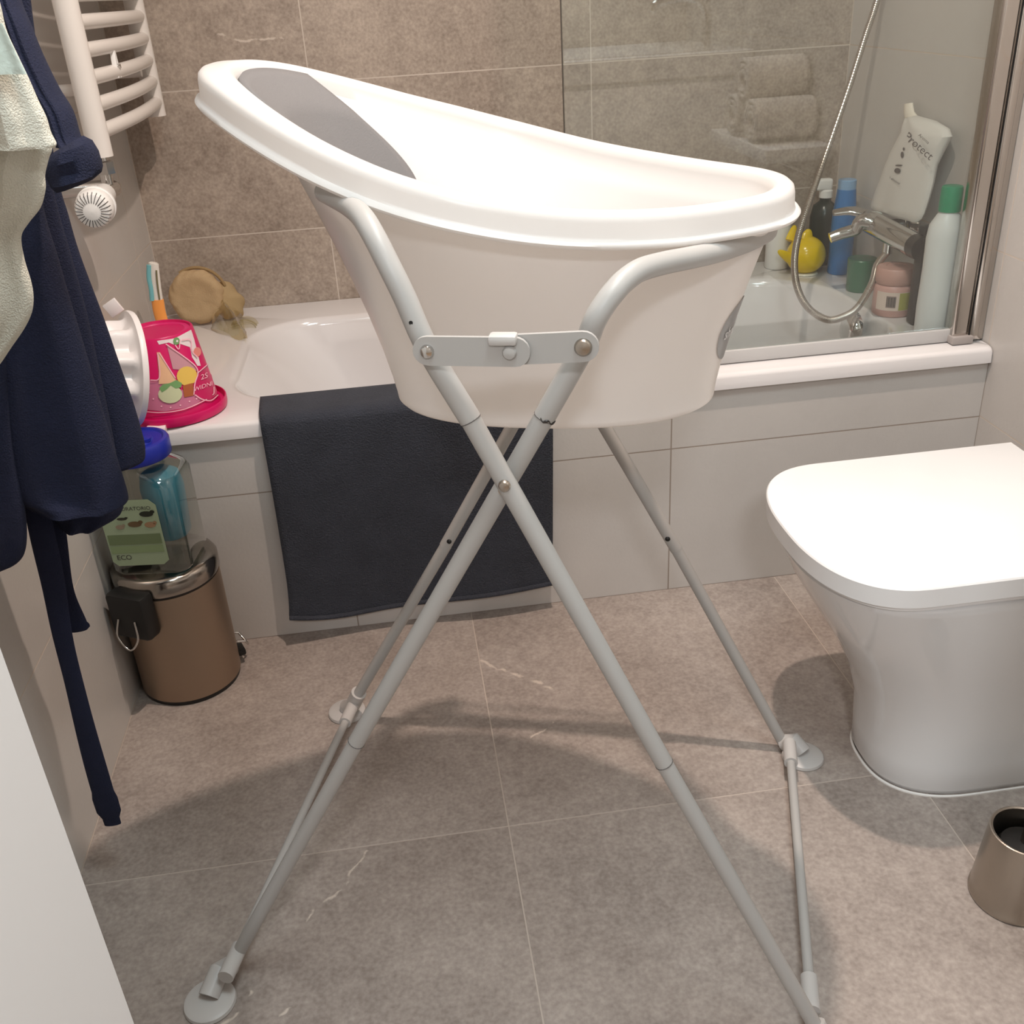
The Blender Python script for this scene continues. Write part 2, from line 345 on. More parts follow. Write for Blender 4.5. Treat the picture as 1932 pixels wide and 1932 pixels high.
p = onx(1607, 621, 1.428); v, f = lathe([(.0, .016), (.020, .016), (.029, .012), (.034, .004), (.034, -.006), (.024, -.012)], p, 40, Vector((-1, 0, .12)), False, False)
obj('overflow_knob', v, f, M_chrome, tub)
v, f = lathe([(.0, .004), (.02, .005), (.03, .002), (.032, 0)], (1.1, -.375, .066), 32, Z, False, False); obj('drain', v, f, M_chrome, tub)

# ------------------------------------------------------------------ glass screen and its profile
scr = thing('shower_screen', 'clear glass shower screen with a polished wall profile on the bathtub edge', 'shower screen', (1.2, -.665, .45))
glass = glassy('screen_glass', (247, 250, 249), 1.7)
box('glass_pane', .812, 1.520, -.668, -.662, .462, 1.95, glass, scr, bev=.001, seg=1)
box('glass_edge', .8105, .8118, -.668, -.662, .462, 1.95, mat('glass_edge_dark', (70, 66, 60), .3), scr)
box('bottom_seal', .85, 1.52, -.671, -.659, .4375, .462, mat('frosted_seal', (205, 202, 200), .35, alpha=.85), scr, bev=.003)
pv = []
v, f = join(box_geo(1.508, 1.538, -.682, -.648, .4385, 1.96, .006, 3), box_geo(1.5385, 1.571, -.676, -.652, .4385, 1.96, .003, 2), lathe([(.011, 0), (.011, 1.5)], (1.547, -.676, .4385 + .012), 20)); obj('wall_profile', v, f, M_alu, scr)
box('rubber_strip', 1.5375, 1.5405, -.684, -.67, .4385, 1.955, M_black, scr)
box('pivot_block', 1.505, 1.545, -.69, -.65, .437, .452, mat('pivot_grey', (160, 152, 148), .3), scr, bev=.003)

# ------------------------------------------------------------------ baby bath (plan curve in stand frame)
UT = [-.278, -.270, -.24, -.21, -.18, -.15, -.12, -.09, -.06, -.03, 0, .03, .06, .09, .12, .15, .18, .21, .24, .27, .282]
VT = [0, .040, .088, .121, .144, .165, .182, .197, .207, .212, .213, .208, .201, .190, .178, .161, .142, .119, .091, .047, 0]
ZT = [1.007, 1.005, .996, .985, .974, .963, .952, .943, .933, .9245, .9165, .909, .902, .8965, .892, .889, .886, .8845, .8835, .883, .883]
def interp(x, xs, ys):
    if x <= xs[0]: return ys[0]
    for i in range(len(xs) - 1):
        if x <= xs[i + 1]: return ys[i] + (ys[i + 1] - ys[i]) * (x - xs[i]) / (xs[i + 1] - xs[i])
    return ys[-1]
UC, UA = .002, .280
NB = 120
def rim_pt(th):
    u = UC + UA * math.cos(th); e = abs(math.sin(th))
    # blend table with an ellipse at the tips for smoothness
    vv = interp(u, UT, VT); el = .213 * e
    k = min(1, max(0, (abs(math.cos(th)) - .80) / .18)); vv = vv * (1 - k) + (el * .93) * k
    return u, math.copysign(vv, math.sin(th)) if e > 1e-6 else 0, interp(u, UT, ZT)
RIM = [rim_pt(2 * PI * k / NB) for k in range(NB)]
def smooth_rim(R, it=6):
    for _ in range(it): R = [tuple((R[i - 1][c] + 2 * R[i][c] + R[(i + 1) % len(R)][c]) / 4 for c in range(3)) for i in range(len(R))]
    return R
RIM = smooth_rim(RIM, 5)
def rim_at(th):
    x = (th % (2 * PI)) / (2 * PI) * NB; i = int(x) % NB; t = x - int(x); a, b = RIM[i], RIM[(i + 1) % NB]; return tuple(a[c] + (b[c] - a[c]) * t for c in range(3))
def rim_off(th, d, dz):
    u, v, z = rim_at(th); return (UC + (u - UC) * (UA - d) / UA, v * (.213 - d) / .213, z + dz)
BOT_C, BOT_A, BOT_B, BOT_Z = .048, .166, .108, .674
def hull(th, t, off=0):
    # outer hull: t=0 under the rim, t=1 at the base
    u0, v0, z0 = rim_off(th, .0165 + .0355 * max(0, -math.cos(th)) ** 1.5, -.030)
    c, s = math.cos(th), math.sin(th); u1 = BOT_C + BOT_A * math.copysign(abs(c) ** .85, c); v1 = BOT_B * math.copysign(abs(s) ** .85, s)
    fpl = 1 - (1 - t) ** 1.35
    u = u0 + (u1 - u0) * fpl; v = v0 + (v1 - v0) * fpl; z = z0 + (BOT_Z - z0) * t
    r = math.hypot(u - BOT_C * t, v); k = (r + off) / r if r > 1e-6 else 1
    return W(BOT_C * t + (u - BOT_C * t) * k, v * k, z)
TH = [2 * PI * k / NB for k in range(NB)]
bb = thing('baby_bath', 'white oval baby bath with raised back resting on a folding stand', 'baby bath', W(0, 0, BOT_Z))
prof = [(.0385, -.022), (.0378, -.011), (.0355, -.0045), (.0315, -.0012), (.026, 0), (.010, 0), (.0055, -.001), (.0022, -.0038), (.001, -.009), (.0005, -.0205), (0, -.0225), (-.0035, -.0235), (-.0055, -.0262), (-.004, -.0292), (.002, -.0305), (.012, -.0305)]
def kd(a, d): return d * (.60 + .40 * max(0, -math.cos(a)) ** 2) if d > .012 else d
rs = []
# inside from the floor up
inb = lambda th, t: hull(th, t, -.010) + Vector((0, 0, .010))
rs.append([W(BOT_C + .6 * BOT_A * math.cos(a), .6 * BOT_B * math.sin(a), BOT_Z + .012) for a in TH])
for t in (1.0, .97, .9, .8, .68, .55, .42, .3, .2, .12, .06): rs.append([inb(a, t) if t < .99 else W(BOT_C + .88 * BOT_A * math.cos(a), .88 * BOT_B * math.sin(a), BOT_Z + .013) for a in TH])
rs += [[W(*rim_off(a, kd(a, d), dz)) for a in TH] for d, dz in prof]
for t in (0, .06, .12, .2, .3, .42, .55, .68, .8, .9, .96, .985): rs.append([hull(a, t) for a in TH])
rs.append([hull(a, 1, -.004) for a in TH]); rs.append([hull(a, 1, -.012) + Vector((0, 0, -.0005)) for a in TH])
v, f = rings(rs); obj('tub_shell', v, f, M_bath, bb, angle=60)
# grey foam pad on the inner back
def pad_pt(a, t):
    if t < .08:
        k = t / .08; q = W(*rim_off(a, kd(a, .0392) + .001, -.010)); e = pad_pt(a, .08); return q.lerp(e, k)
    return inb(a, t) + (W(0.05, 0, BOT_Z + .2) - inb(a, t)).normalized() * .005
NPX, NPY = 32, 40; pv = []
for j in range(NPY + 1):
    tt = j / NPY; t = .70 * tt; half = math.radians(30 + 20 * math.sin(PI / 2 * min(1, tt / .42))) * math.sqrt(max(0, 1 - (max(0, tt - .42) / .58) ** 2.0)) + .004
    for i in range(NPX + 1):
        a = PI + half * (2 * i / NPX - 1); pv.append(pad_pt(a, t))
pf = [(j * (NPX + 1) + i, j * (NPX + 1) + i + 1, (j + 1) * (NPX + 1) + i + 1, (j + 1) * (NPX + 1) + i) for j in range(NPY) for i in range(NPX)]
pad = obj('back_pad', pv, pf, M_grey_foam, bb); sm = pad.modifiers.new('s', 'SOLIDIFY'); sm.thickness = .006; sm.offset = 0
v, f = [], []
for k, (aa, t0) in enumerate(((.16, .44), (.185, .452), (.22, .448), (.25, .46), (.29, .456))):
    a = PI + aa; n0 = len(v); ww, hh = .010, .006 + .003 * (k % 2)
    v += [pad_pt(a, t0 + .0) + SU * .0045 + Z * .002, pad_pt(a + ww * 1.6, t0) + SU * .0045 + Z * .002, pad_pt(a + ww * 1.6, t0 + .02) + SU * .0045 + Z * .002, pad_pt(a, t0 + .02) + SU * .0045 + Z * .002]; f.append((n0, n0 + 1, n0 + 2, n0 + 3))
obj('pad_print', v, f, M_ink, bb)
# silver sticker on the foot end
oc = math.radians(-9); ow, oh = math.radians(15), .17; ot = .58
def stick(x, y, off): return hull(oc + x, ot - y, off)
v, f = poly_geo(circ(0, 0, ow, oh, 32), 2); st = obj('logo_sticker', [stick(p.x, p.y, .0012) for p in v], f, mat('sticker_silver', (150, 150, 150), .35, .4), bb)
tv, tf = text_geo('shnuggle', 1.0); obj('logo_text', [stick(p.x * ow * .42, p.y * oh * .55, .0022) for p in tv], tf, mat('white_print', (240, 240, 240), .5), st)

# ------------------------------------------------------------------ folding stand
fs = thing('folding_bath_stand', 'white tubular folding cross-leg stand holding the baby bath', 'stand', SC)
def seg(a, b, k=2): return [a.lerp(b, t / k) for t in range(k + 1)]
VN1, VN2 = -.262, -.240
def near(px, py, v): return onv(px, py, v)
R_UP, R_MID, R_LOW = .0092, .0086, .0081
# leg rising to the head end (outer), near side
A_bot = near(1536, 1932, VN1); A_j2 = near(1253, 1440, VN1); A_j1 = near(888, 792, VN1); A_l = near(808, 660, VN1 + .002)
upA = [A_j1, A_l, near(764, 562, -.255), near(735, 503, -.250), near(707, 448, -.240), near(684, 410, -.222), near(660, 388, -.195), near(634, 373, -.172), near(612, 361, -.155)]
# leg rising to the foot end (inner), near side
B_bot = near(430, 1832, VN2); B_j2 = near(672, 1400, VN2); B_j1 = near(1027, 787, VN2); B_l = near(1100, 657, VN2)
upB0 = [B_j1, B_l, near(1122, 605, -.242), near(1142, 572, -.238), near(1159, 550, -.232), near(1179, 529, -.222), near(1209, 509, -.207), near(1254, 496, -.180), near(1304, 486, -.150), near(1353, 475, -.115), near(1403, 459, -.068), near(1433, 446, -.030)]
def loc(p): d = p - SC; return d.dot(SU), d.dot(SV), d.z
# far side legs
FV = .238
FA_b = onv(1482, 1410, FV); FA_t = onv(1140, 805, FV)      # far leg bottom right -> top left
FB_b = onv(672, 1316, FV); FB_t = onv(960, 810, FV)        # far leg bottom left -> top right
def ext(a, b, z): return a + (b - a) * ((z - a.z) / (b.z - a.z))
for nm, pts, r in (('leg', seg(A_j1, A_j2), R_MID), ('lower_leg', seg(A_j2, A_bot), R_LOW), ('leg', seg(B_j1, B_j2), R_MID), ('lower_leg', seg(B_j2, B_bot), R_LOW)):
    v, f = tube(pts, r); obj(nm, v, f, M_white_paint, fs)
v, f = tube(catmull(upA, 6), R_UP); obj('head_tube', v, f, M_white_paint, fs)
# foot end: one bent tube running round the end of the bath to the far side
fB_l = ext(FB_b, FB_t, .80)
mir = []
for p in reversed(upB0[4:]):
    u, vv, z = loc(p); mir.append(W(u, -vv, z - .004))
path = upB0 + [W(.258, 0, loc(upB0[-1])[2] - .001)] + mir + [fB_l]
v, f = tube(catmull(path, 5), R_UP); obj('foot_end_tube', v, f, M_white_paint, fs)
FBj = FB_b.lerp(FB_t, .56); FAj = FA_b.lerp(FA_t, .66)
for nm, pts, r in (('leg', seg(fB_l, onv(840, 1030, FV)), R_UP * .97), ('lower_leg', seg(onv(842, 1028, FV), FB_b), R_MID)):
    v, f = tube(pts, r); obj(nm, v, f, M_white_paint, fs)
fA_l = ext(FA_b, FA_t, .80); jA = onv(1276, 1036, FV)
upF = []
for p in upA[2:]:
    u, vv, z = loc(p); upF.append(W(u - .02, -vv, z))
v, f = tube(catmull([jA, fA_l] + upF, 6), R_UP * .97); obj('head_tube', v, f, M_white_paint, fs)
v, f = tube(seg(jA, FA_b), R_MID * .95); obj('lower_leg', v, f, M_white_paint, fs)
# link bars
def bar(a, b, hw, th, outn):
    d = (b - a).normalized(); up = outn.cross(d).normalized(); pts = []
    n = 10
    for k in range(n + 1): an = PI / 2 + PI * k / n; pts.append(a + d * (math.cos(an) * hw) + up * (math.sin(an) * hw))
    for k in range(n + 1): an = -PI / 2 + PI * k / n; pts.append(b + d * (math.cos(an) * hw) + up * (math.sin(an) * hw))
    return rings([[p + outn * th for p in pts], pts])
def rivet(p, outn, r, m, par):
    v, f = lathe([(r, 0), (r, .0015), (r * .8, .0035), (r * .35, .0042), (0, .0043)], p, 20, outn, True, False); return obj('rivet', v, f, m, par)
lv = -.278
La, Lb, Lm = onv(808, 660, lv), onv(1100, 656, lv), onv(963, 662, lv)
lk = obj('link_bar', *bar(La, Lm + (Lm - La).normalized() * .004, .0115, .0035, -SV), M_white_paint, fs)
rivet(La - SV * .0035, -SV, .0055, M_chrome, lk); rivet(Lm - SV * .0035, -SV, .0055, M_white_paint, lk)
lk = obj('link_bar', *bar(Lm + SV * .005, Lb + SV * .005, .0118, .0035, -SV), M_white_paint, fs)
rivet(Lb + SV * .0015, -SV, .0068, M_steel, lk)
t0 = onv(952, 636, lv); Mt = Matrix((SU, SV, Z)).transposed().to_4x4(); Mt.translation = t0
box('thumb_tab', -.012, .010, -.008, .006, -.005, .003, M_foot, fs, bev=.0025, xf=Mt)
Fa, Fb = fB_l + SV * .016, fA_l + SV * .016
obj('link_bar', *bar(Fa, Fb, .0115, .0035, SV), M_white_paint, fs)
rivet(onv(952, 916, VN1 - R_MID * .98), -SV, .0052, M_steel, fs)
# pivots
pv_ = onv(952, 916, -.25); v, f = tube([pv_ - SV * .010, pv_ + SV * .008], .004, 12); obj('pivot_pin', v, f, M_steel, fs)
# collars (joint lines), spring buttons
def ringat(p, d, r): v, f = lathe([(r - .0004, -.0006), (r + .0003, -.0003), (r + .0003, .0003), (r - .0004, .0006)], p, 20, d, False, False); return obj('joint_ring', v, f, mat('joint_grey', (96, 92, 90), .7), fs)  # thin grey line where two tubes join
def button(p, outn, par=fs, k=1): v, f = lathe([(.0036 * k, 0), (.0036 * k, .001), (.002 * k, .0022 * k), (0, .0024 * k)], p, 14, outn, False, False); obj('spring_button', v, f, M_black, par)
for a, b, r in ((A_j1, A_l, R_MID + .0004), (A_j2, A_j1, R_LOW + .0006), (B_j1, B_l, R_MID + .0004), (B_j2, B_j1, R_LOW + .0006)): ringat(a, (b - a), r)
dB = (B_l - B_j1).normalized(); sB = SV.cross(dB).normalized()
v, f = tube([B_j1 + (sB * math.cos(a) - SV * math.sin(a)) * (R_UP + .0002) + dB * (.001 + .0012 * math.sin(7 * a)) for a in [PI * (.05 + .55 * k / 14) for k in range(15)]], .0011, 8, rfun=lambda t: .0004 + .0011 * (.5 + .5 * math.sin(11 * t)) * math.sin(PI * t)); obj('chipped_paint', v, f, M_dark, fs)
button(onv(1260, 1011, FV) - SV * .0086, -SV); button(onv(850, 1016, FV) - SV * .0088, -SV)
button(onv(781, 602, -.257) - SV * .0088, -SV, fs, .45)
# feet and cross bars
def foot(pt, disc, name='foot'):
    u, v_, z = loc(pt); du, dv = disc
    vv, ff = join(tube([pt + (pt - Vector(W(u, v_, 0))) * 0, W(u + (du - u) * .55, v_ + (dv - v_) * .45, .024), W(du, dv, .012)], .0125, 16), lathe([(.030, 0), (.031, .002), (.030, .006), (.026, .0085), (0, .010)], W(du, dv, .0), 36, Z, True, False))
    return obj(name, vv, ff, M_foot, fs)
ub, vb, zb = loc(B_bot); ua, va, za = loc(A_bot); uf, vf, zf = loc(FB_b); ug, vg, zg = loc(FA_b)
Bext = W(-.340, -.246, .058); Aext = W(.350, -.262, .034); Fext = W(-.340, .238, .045); Gext = W(.351, .232, .040)
foot(B_bot + (B_bot - B_j2).normalized() * -.012, (-.354, -.285)); foot(A_bot, (.372, -.300)); foot(FB_b + (FB_b - FB_t).normalized() * -.012, (-.356, .256)); foot(FA_b + (FA_b - FA_t).normalized() * -.01, (.374, .221))
def xbar(a, b):
    m1 = a.lerp(b, .12); v, f = tube(seg(a, b, 3), .0062, 14); obj('cross_bar', v, f, M_white_paint, fs)
    for p, q in ((a, b), (b, a)):
        d = (q - p).normalized(); v, f = tube([p - d * .012, p + d * .032], .0098, 16); obj('bar_sleeve', v, f, M_foot, fs)
xbar(onz(662, 1340, .034), onz(433, 1828, .040)); xbar(onz(1490, 1412, .034), onz(1530, 1890, .034))

# ------------------------------------------------------------------ ceiling lamp
x_, y_ = .825, -1.165
cl = thing('ceiling_spot', 'small round white ceiling spot above the baby bath', 'lamp', (x_, y_, ZC))
v, f = lathe([(.05, ZC - .0005), (.05, ZC - .004), (.046, ZC - .007), (.03, ZC - .007)], (x_, y_, 0), 40, Z, False, False); obj('trim_ring', v, f, M_lamp_paint, cl)
v, f = lathe([(.029, ZC - .0008), (.0295, 2.113), (.028, 2.112), (.0265, 2.114), (.026, 2.118), (0, 2.118)], (x_, y_, 0), 32, Z, False, False); obj('spot_head', v, f, M_lamp_paint, cl)
cl = thing('ceiling_panel_lamp', 'large round flush ceiling lamp near the washstand', 'lamp', (.78, -1.88, ZC))
v, f = lathe([(.295, ZC - .0005), (.30, ZC - .004), (.30, ZC - .022), (.296, ZC - .026), (.285, ZC - .027), (.28, ZC - .024), (0, ZC - .024)], (.78, -1.88, 0), 64, Z, False, False); obj('housing', v, f, M_lamp_paint, cl)

# ------------------------------------------------------------------ bath mat over the rim
mp = [(-.585, .405), (-.612, .438), (-.63, .4455), (-.66, .447), (-.695, .4465), (-.712, .444), (-.7225, .436), (-.7265, .42), (-.7265, .36), (-.7255, .28), (-.7240, .2), (-.7235, .12), (-.7245, .075), (-.726, .05)]
mpc = catmull([Vector((0, y, z)) for y, z in mp], 5); NX = 44; rows = []
Ltop, Rtop = .262, .768
vv, top = [], []
for i, p in enumerate(mpc):
    s_ = i / (len(mpc) - 1); row = []
    for k in range(NX + 1):
        q = k / NX; down = max(0, (.44 - p.z) / .4) if p.y < -.7 else 0
        x = (Ltop + .012 * math.sin(3 * s_) + .030 * down ** 1.5 * 0.1) * (1 - q) + (Rtop - .014 * down) * q
        zz = p.z + (.018 * (q - .45) * down + .020 * down ** 3 * (1 - min(1, q * 4)) ** 2 * 1.2)
        yy = p.y - down * (.004 + .006 * math.sin(9 * q + 1) * down + .014 * (max(0, .22 - q) / .22) ** 2 * down)
        row.append(Vector((x, yy, zz)))
    rows.append(row)
V_, F_ = [q for r in rows for q in r], [(i * (NX + 1) + k, i * (NX + 1) + k + 1, (i + 1) * (NX + 1) + k + 1, (i + 1) * (NX + 1) + k) for i in range(len(rows) - 1) for k in range(NX)]
bmat = thing('bath_mat', 'dark navy terry bath mat hung over the bathtub edge', 'bath mat', (.51, -.72, .2))
mo = obj('mat_cloth', V_, F_, M_mat, bmat); sm = mo.modifiers.new('s', 'SOLIDIFY'); sm.thickness = .009; sm.offset = -1
# hem along the lower edge
hv = []; last = rows[-1]
v, f = tube([p + Vector((0, -.002, 0)) for p in last], .0052, 10, flat=.8); obj('hem', v, f, M_mat, bmat)

# ------------------------------------------------------------------ toilet
TZ = .392
def dshape(x0, x1, yc, hw, n=64, front=.62):
    # D outline: rounded nose at -x, straight back at x1
    pts = []; L_ = x1 - x0; nose = L_ * front
    for k in range(n + 1):
        a = PI / 2 + PI * k / n; ca, sa = math.cos(a), math.sin(a)
        e = .80
        pts.append((x0 + nose + nose * math.copysign(abs(ca) ** e, ca), yc + hw * math.copysign(abs(sa) ** e, sa)))
    return pts + [(x1, yc - hw), (x1, yc + hw)]
tl = thing('toilet', 'white toilet with closed lid standing against the right wall', 'toilet', (1.3, -1.19, 0))
LX0, LX1, LYC, LHW = 1.003, 1.436, -1.186, .181
def drings(secs):
    return rings([[Vector((x, y, z)) for x, y in dshape(*q, 64, .29)] for *q, z in secs])
FR_ = .29
v, f = drings([(LX0 + .006, LX1, LYC, LHW - .006, TZ - .033), (LX0 + .001, LX1, LYC, LHW - .001, TZ - .029), (LX0, LX1, LYC, LHW, TZ - .003), (LX0 + .0015, LX1 - .001, LYC, LHW - .0015, TZ - .0008), (LX0 + .004, LX1 - .003, LYC, LHW - .004, TZ)])
obj('lid', v, f, M_lid, tl, angle=30)
v, f = drings([(LX0 + .018, LX1, LYC, LHW - .016, TZ - .042), (LX0 + .012, LX1, LYC, LHW - .011, TZ - .0405), (LX0 + .012, LX1, LYC, LHW - .011, TZ - .0335), (LX0 + .014, LX1, LYC, LHW - .013, TZ - .0332)]); obj('seat', v, f, M_lid, tl)
X9 = RW - .002
bsec = [(1.140, X9, -1.225, .096, 0), (1.134, X9, -1.224, .101, .012), (1.134, X9, -1.222, .102, .05), (1.132, X9, -1.218, .106, .10), (1.118, X9, -1.211, .116, .155), (1.092, X9, -1.203, .131, .205), (1.062, X9, -1.196, .147, .255), (1.036, X9, -1.190, .161, .30), (1.020, X9, -1.187, .170, .335), (1.016, X9, -1.186, .172, TZ - .048), (1.020, X9, -1.186, .168, TZ - .043)]
def bowl_ring(x0, x1, yc, hw, z):
    # near-oval nose narrower at the foot, straight sides to the wall
    return [Vector((x, y, z)) for x, y in dshape(x0, x1, yc, hw, 64, .30)]
v, f = rings([bowl_ring(*q) for q in bsec]); obj('bowl', v, f, M_ceramic, tl, angle=60)
box('back_shelf', 1.44, RW - .002, LYC - .17, LYC + .17, TZ - .06, TZ - .022, M_ceramic, tl, bev=.006)
for dy in (-.08, .08):
    v, f = tube([Vector((1.437, LYC + dy - .02, TZ - .016)), Vector((1.437, LYC + dy + .02, TZ - .016))], .008); obj('hinge', v, f, M_chrome, tl)
v, f = rings([[p + Vector((0, 0, z)) for p in bowl_ring(x0, RW - .002, -1.225, hw, 0)] for x0, hw, z in ((1.133, .103, 0), (1.133, .103, .002), (1.136, .101, .0028))], True, False, False); obj('silicone_joint', v, f, mat('silicone', (235, 232, 228), .4), tl)
pz = onz(1670, 1165, .30); 
# ------------------------------------------------------------------ toilet brush
tb = thing('toilet_brush_holder', 'round brushed steel toilet brush pot with its brush at the right edge', 'toilet brush', (1.212, -1.4975, 0))
v, f = lathe([(.050, .0), (.0515, .002), (.0515, .006), (.050, .008), (.0495, .02), (.0425, .107), (.0420, .1095), (.0405, .110), (.038, .109), (.0372, .105), (.044, .012), (0, .012)], (1.212, -1.4975, 0), 56, Z, True, False); obj('pot', v, f, M_steel, tb)
v, f = lathe([(.0, .03), (.030, .03), (.034, .05), (.034, .075), (.028, .088), (.010, .092), (0, .092)], (1.214, -1.4975, 0), 36, Z, False, False); obj('bristles', v, f, M_black, tb)
hb = Vector((1.216, -1.4975, .09)); v, f = tube([hb, Vector((1.229, -1.505, .38))], .0085, 18); obj('handle', v, f, M_steel, tb)

# ------------------------------------------------------------------ pedal bin
BC = Vector((.090, -.803, 0)); BR = .0845
bn = thing('pedal_bin', 'small bronze steel pedal bin with a shiny lid in the corner', 'bin', BC)
zt = .212
v, f = lathe([(BR - .004, 0), (BR - .002, .001), (BR - .001, .008)], BC, 56, Z, True, False); obj('base_ring', v, f, M_black, bn)
v, f = lathe([(BR - .003, .0075), (BR, .009), (BR, zt), (BR - .004, zt + .001)], BC, 64, Z); obj('body', v, f, M_bin, bn)
v, f = lathe([(BR - .001, zt + .001), (BR - .001, zt + .0045)], BC, 56, Z); obj('rim_band', v, f, M_dark, bn)
v, f = lathe([(BR + .001, zt + .005), (BR + .002, zt + .007), (BR + .002, zt + .028), (BR - .002, zt + .034), (BR - .009, zt + .037), (0, zt + .0385)], BC, 64, Z, True, False); obj('lid', v, f, mat('bin_chrome', (165, 158, 150), .16, 1), bn)
ha = math.radians(-118); hd = Vector((math.cos(ha), math.sin(ha), 0)); hs = Vector((-hd.y, hd.x, 0))
MB = Matrix((hd, hs, Z)).transposed().to_4x4(); MB.translation = BC + hd * BR
box('hinge_box', -.006, .026, -.036, .036, zt - .058, zt + .022, M_black, bn, bev=.007, xf=MB)
v, f = tube(catmull([MB @ Vector((.027, -.016, zt - .02)), MB @ Vector((.034, -.02, zt - .05)), MB @ Vector((.036, 0, zt - .072)), MB @ Vector((.034, .02, zt - .05)), MB @ Vector((.027, .016, zt - .02))], 8), .0018, 10); obj('carry_handle', v, f, M_chrome, bn)
pa = math.radians(22); pd_ = Vector((math.cos(pa), math.sin(pa), 0)); ps_ = Vector((-pd_.y, pd_.x, 0)); pc = BC + pd_ * BR
v, f = tube([pc + ps_ * .018 + Z * .05, pc + ps_ * .02 + pd_ * .012 + Z * .045, pc - ps_ * .002 + pd_ * .02 + Z * .03, pc - ps_ * .02 + pd_ * .012 + Z * .05, pc - ps_ * .018 + Z * .052], .0022, 10); obj('pedal_wire', v, f, M_chrome, bn)
MP = Matrix((pd_, ps_, Z)).transposed().to_4x4(); MP.translation = pc
box('pedal', -.002, .012, -.016, .016, .018, .03, M_black, bn, bev=.003, xf=MP)

# ------------------------------------------------------------------ clear plastic canister on the bin
KZ = zt + .039; KC = Vector((.092, -.815, KZ)); ka = math.radians(-8)
KU = Vector((math.cos(ka), math.sin(ka), 0)); KV = Vector((-math.sin(ka), math.cos(ka), 0))
def sqring(hw, hd_, r, z, n=10):
    return [KC + KU * p.x + KV * p.y + Vector((0, 0, z)) for p in rrect(-hw, hw, -hd_, hd_, r, 0, n)]
cn = thing('plastic_canister', 'clear plastic canister with blue lid and green label on the pedal bin', 'canister', KC)
clearp = glassy('clear_plastic', (214, 218, 212), 2.0, .03)
v, f = rings([sqring(.050, .046, .02, 0), sqring(.060, .055, .022, .003), sqring(.064, .058, .022, .010), sqring(.064, .058, .022, .150), sqring(.060, .054, .03, .163), sqring(.048, .046, .04, .174), sqring(.044, .044, .0435, .178), sqring(.044, .044, .0435, .192)], True, True, False); obj('jar_body', v, f, clearp, cn)
v, f = lathe([(.052, .186), (.0535, .188), (.0535, .209), (.051, .213), (.046, .214), (.043, .211), (.030, .2105), (.028, .2125), (0, .2125)], KC, 56, Z, True, False); ld = obj('blue_lid', v, f, M_bluelid, cn)
v, f = join(box_geo(KC.x - .014, KC.x + .014, KC.y - .003, KC.y + .003, KZ + .2125, KZ + .2185, .002), lathe([(.009, .2125), (.009, .217), (0, .2175)], KC + Vector((.02, -.008, 0)), 20, Z, False, False)); obj('lid_grip', v, f, M_bluelid, ld)
LY = -.0588
LM = Matrix((KU, -Z * -1, KV * -1)).transposed().to_4x4()
def lab(x, z, off=0): return KC + KU * x + KV * (LY - off) + Vector((0, 0, z))
v, f = poly_geo([(-.050, .030), (-.042, .022), (.030, .022), (.040, .030), (.040, .128), (.030, .138), (-.035, .138), (-.052, .128)], 2)
lb = obj('label', [lab(p.x - .004, p.y, .0004) for p in v], f, mat('label_green', (150, 165, 135), .5), cn)
for rect, c in (((-.048, .060, .036, .078), (105, 120, 85)), ((-.048, .045, .036, .058), (130, 148, 108))):
    v, f = poly_geo([(rect[0], rect[1]), (rect[2], rect[1]), (rect[2], rect[3]), (rect[0], rect[3])], 0); obj('label_band', [lab(p.x - .004, p.y, .0008) for p in v], f, mat('band%d' % c[0], c, .6), lb)
for s_, cx, cz, sz in (('LABORATORIO', -.004, .123, .009), ('ECO', -.034, .037, .012)):
    tv, tf = text_geo(s_, sz); obj('label_text', [lab(p.x + cx, p.y + cz, .0011) for p in tv], tf, M_ink, lb)
for cx, cz, rx, rz, c in ((.018, .113, .011, .005, (35, 38, 28)), (-.022, .106, .008, .0025, (50, 50, 38)), (-.004, .096, .011, .005, (95, 75, 50)), (.020, .094, .009, .005, (150, 118, 88)), (-.028, .092, .007, .004, (140, 125, 105))):
    v, f = poly_geo(circ(cx, cz, rx, rz, 14), 0); v2, f2 = poly_geo(circ(cx + rx * .9, cz + rz * .7, rx * .35, rz * .6, 10), 0); v3, f3 = join((v, f), (v2, f2)); obj('animal_picture', [lab(p.x, p.y, .0011) for p in v3], f3, mat('ani%d' % c[0], c, .6), lb)
# blue cup inside
v, f = lathe([(.0, .042), (.024, .042), (.030, .05), (.034, .13), (.030, .152), (.018, .160), (0, .162)], KC + KU * .026 + KV * .004, 36, Z, False, False); o = obj('blue_scoop', v, f, mat('scoop_blue', (90, 165, 195), .5), cn)
v, f = lathe([(.0, .008), (.018, .008), (.02, .02), (.018, .045), (0, .05)], KC + KU * -.034 + KV * -.015, 24, Z, False, False); obj('white_refill', v, f, mat('refill_white', (190, 186, 178), .6), cn)

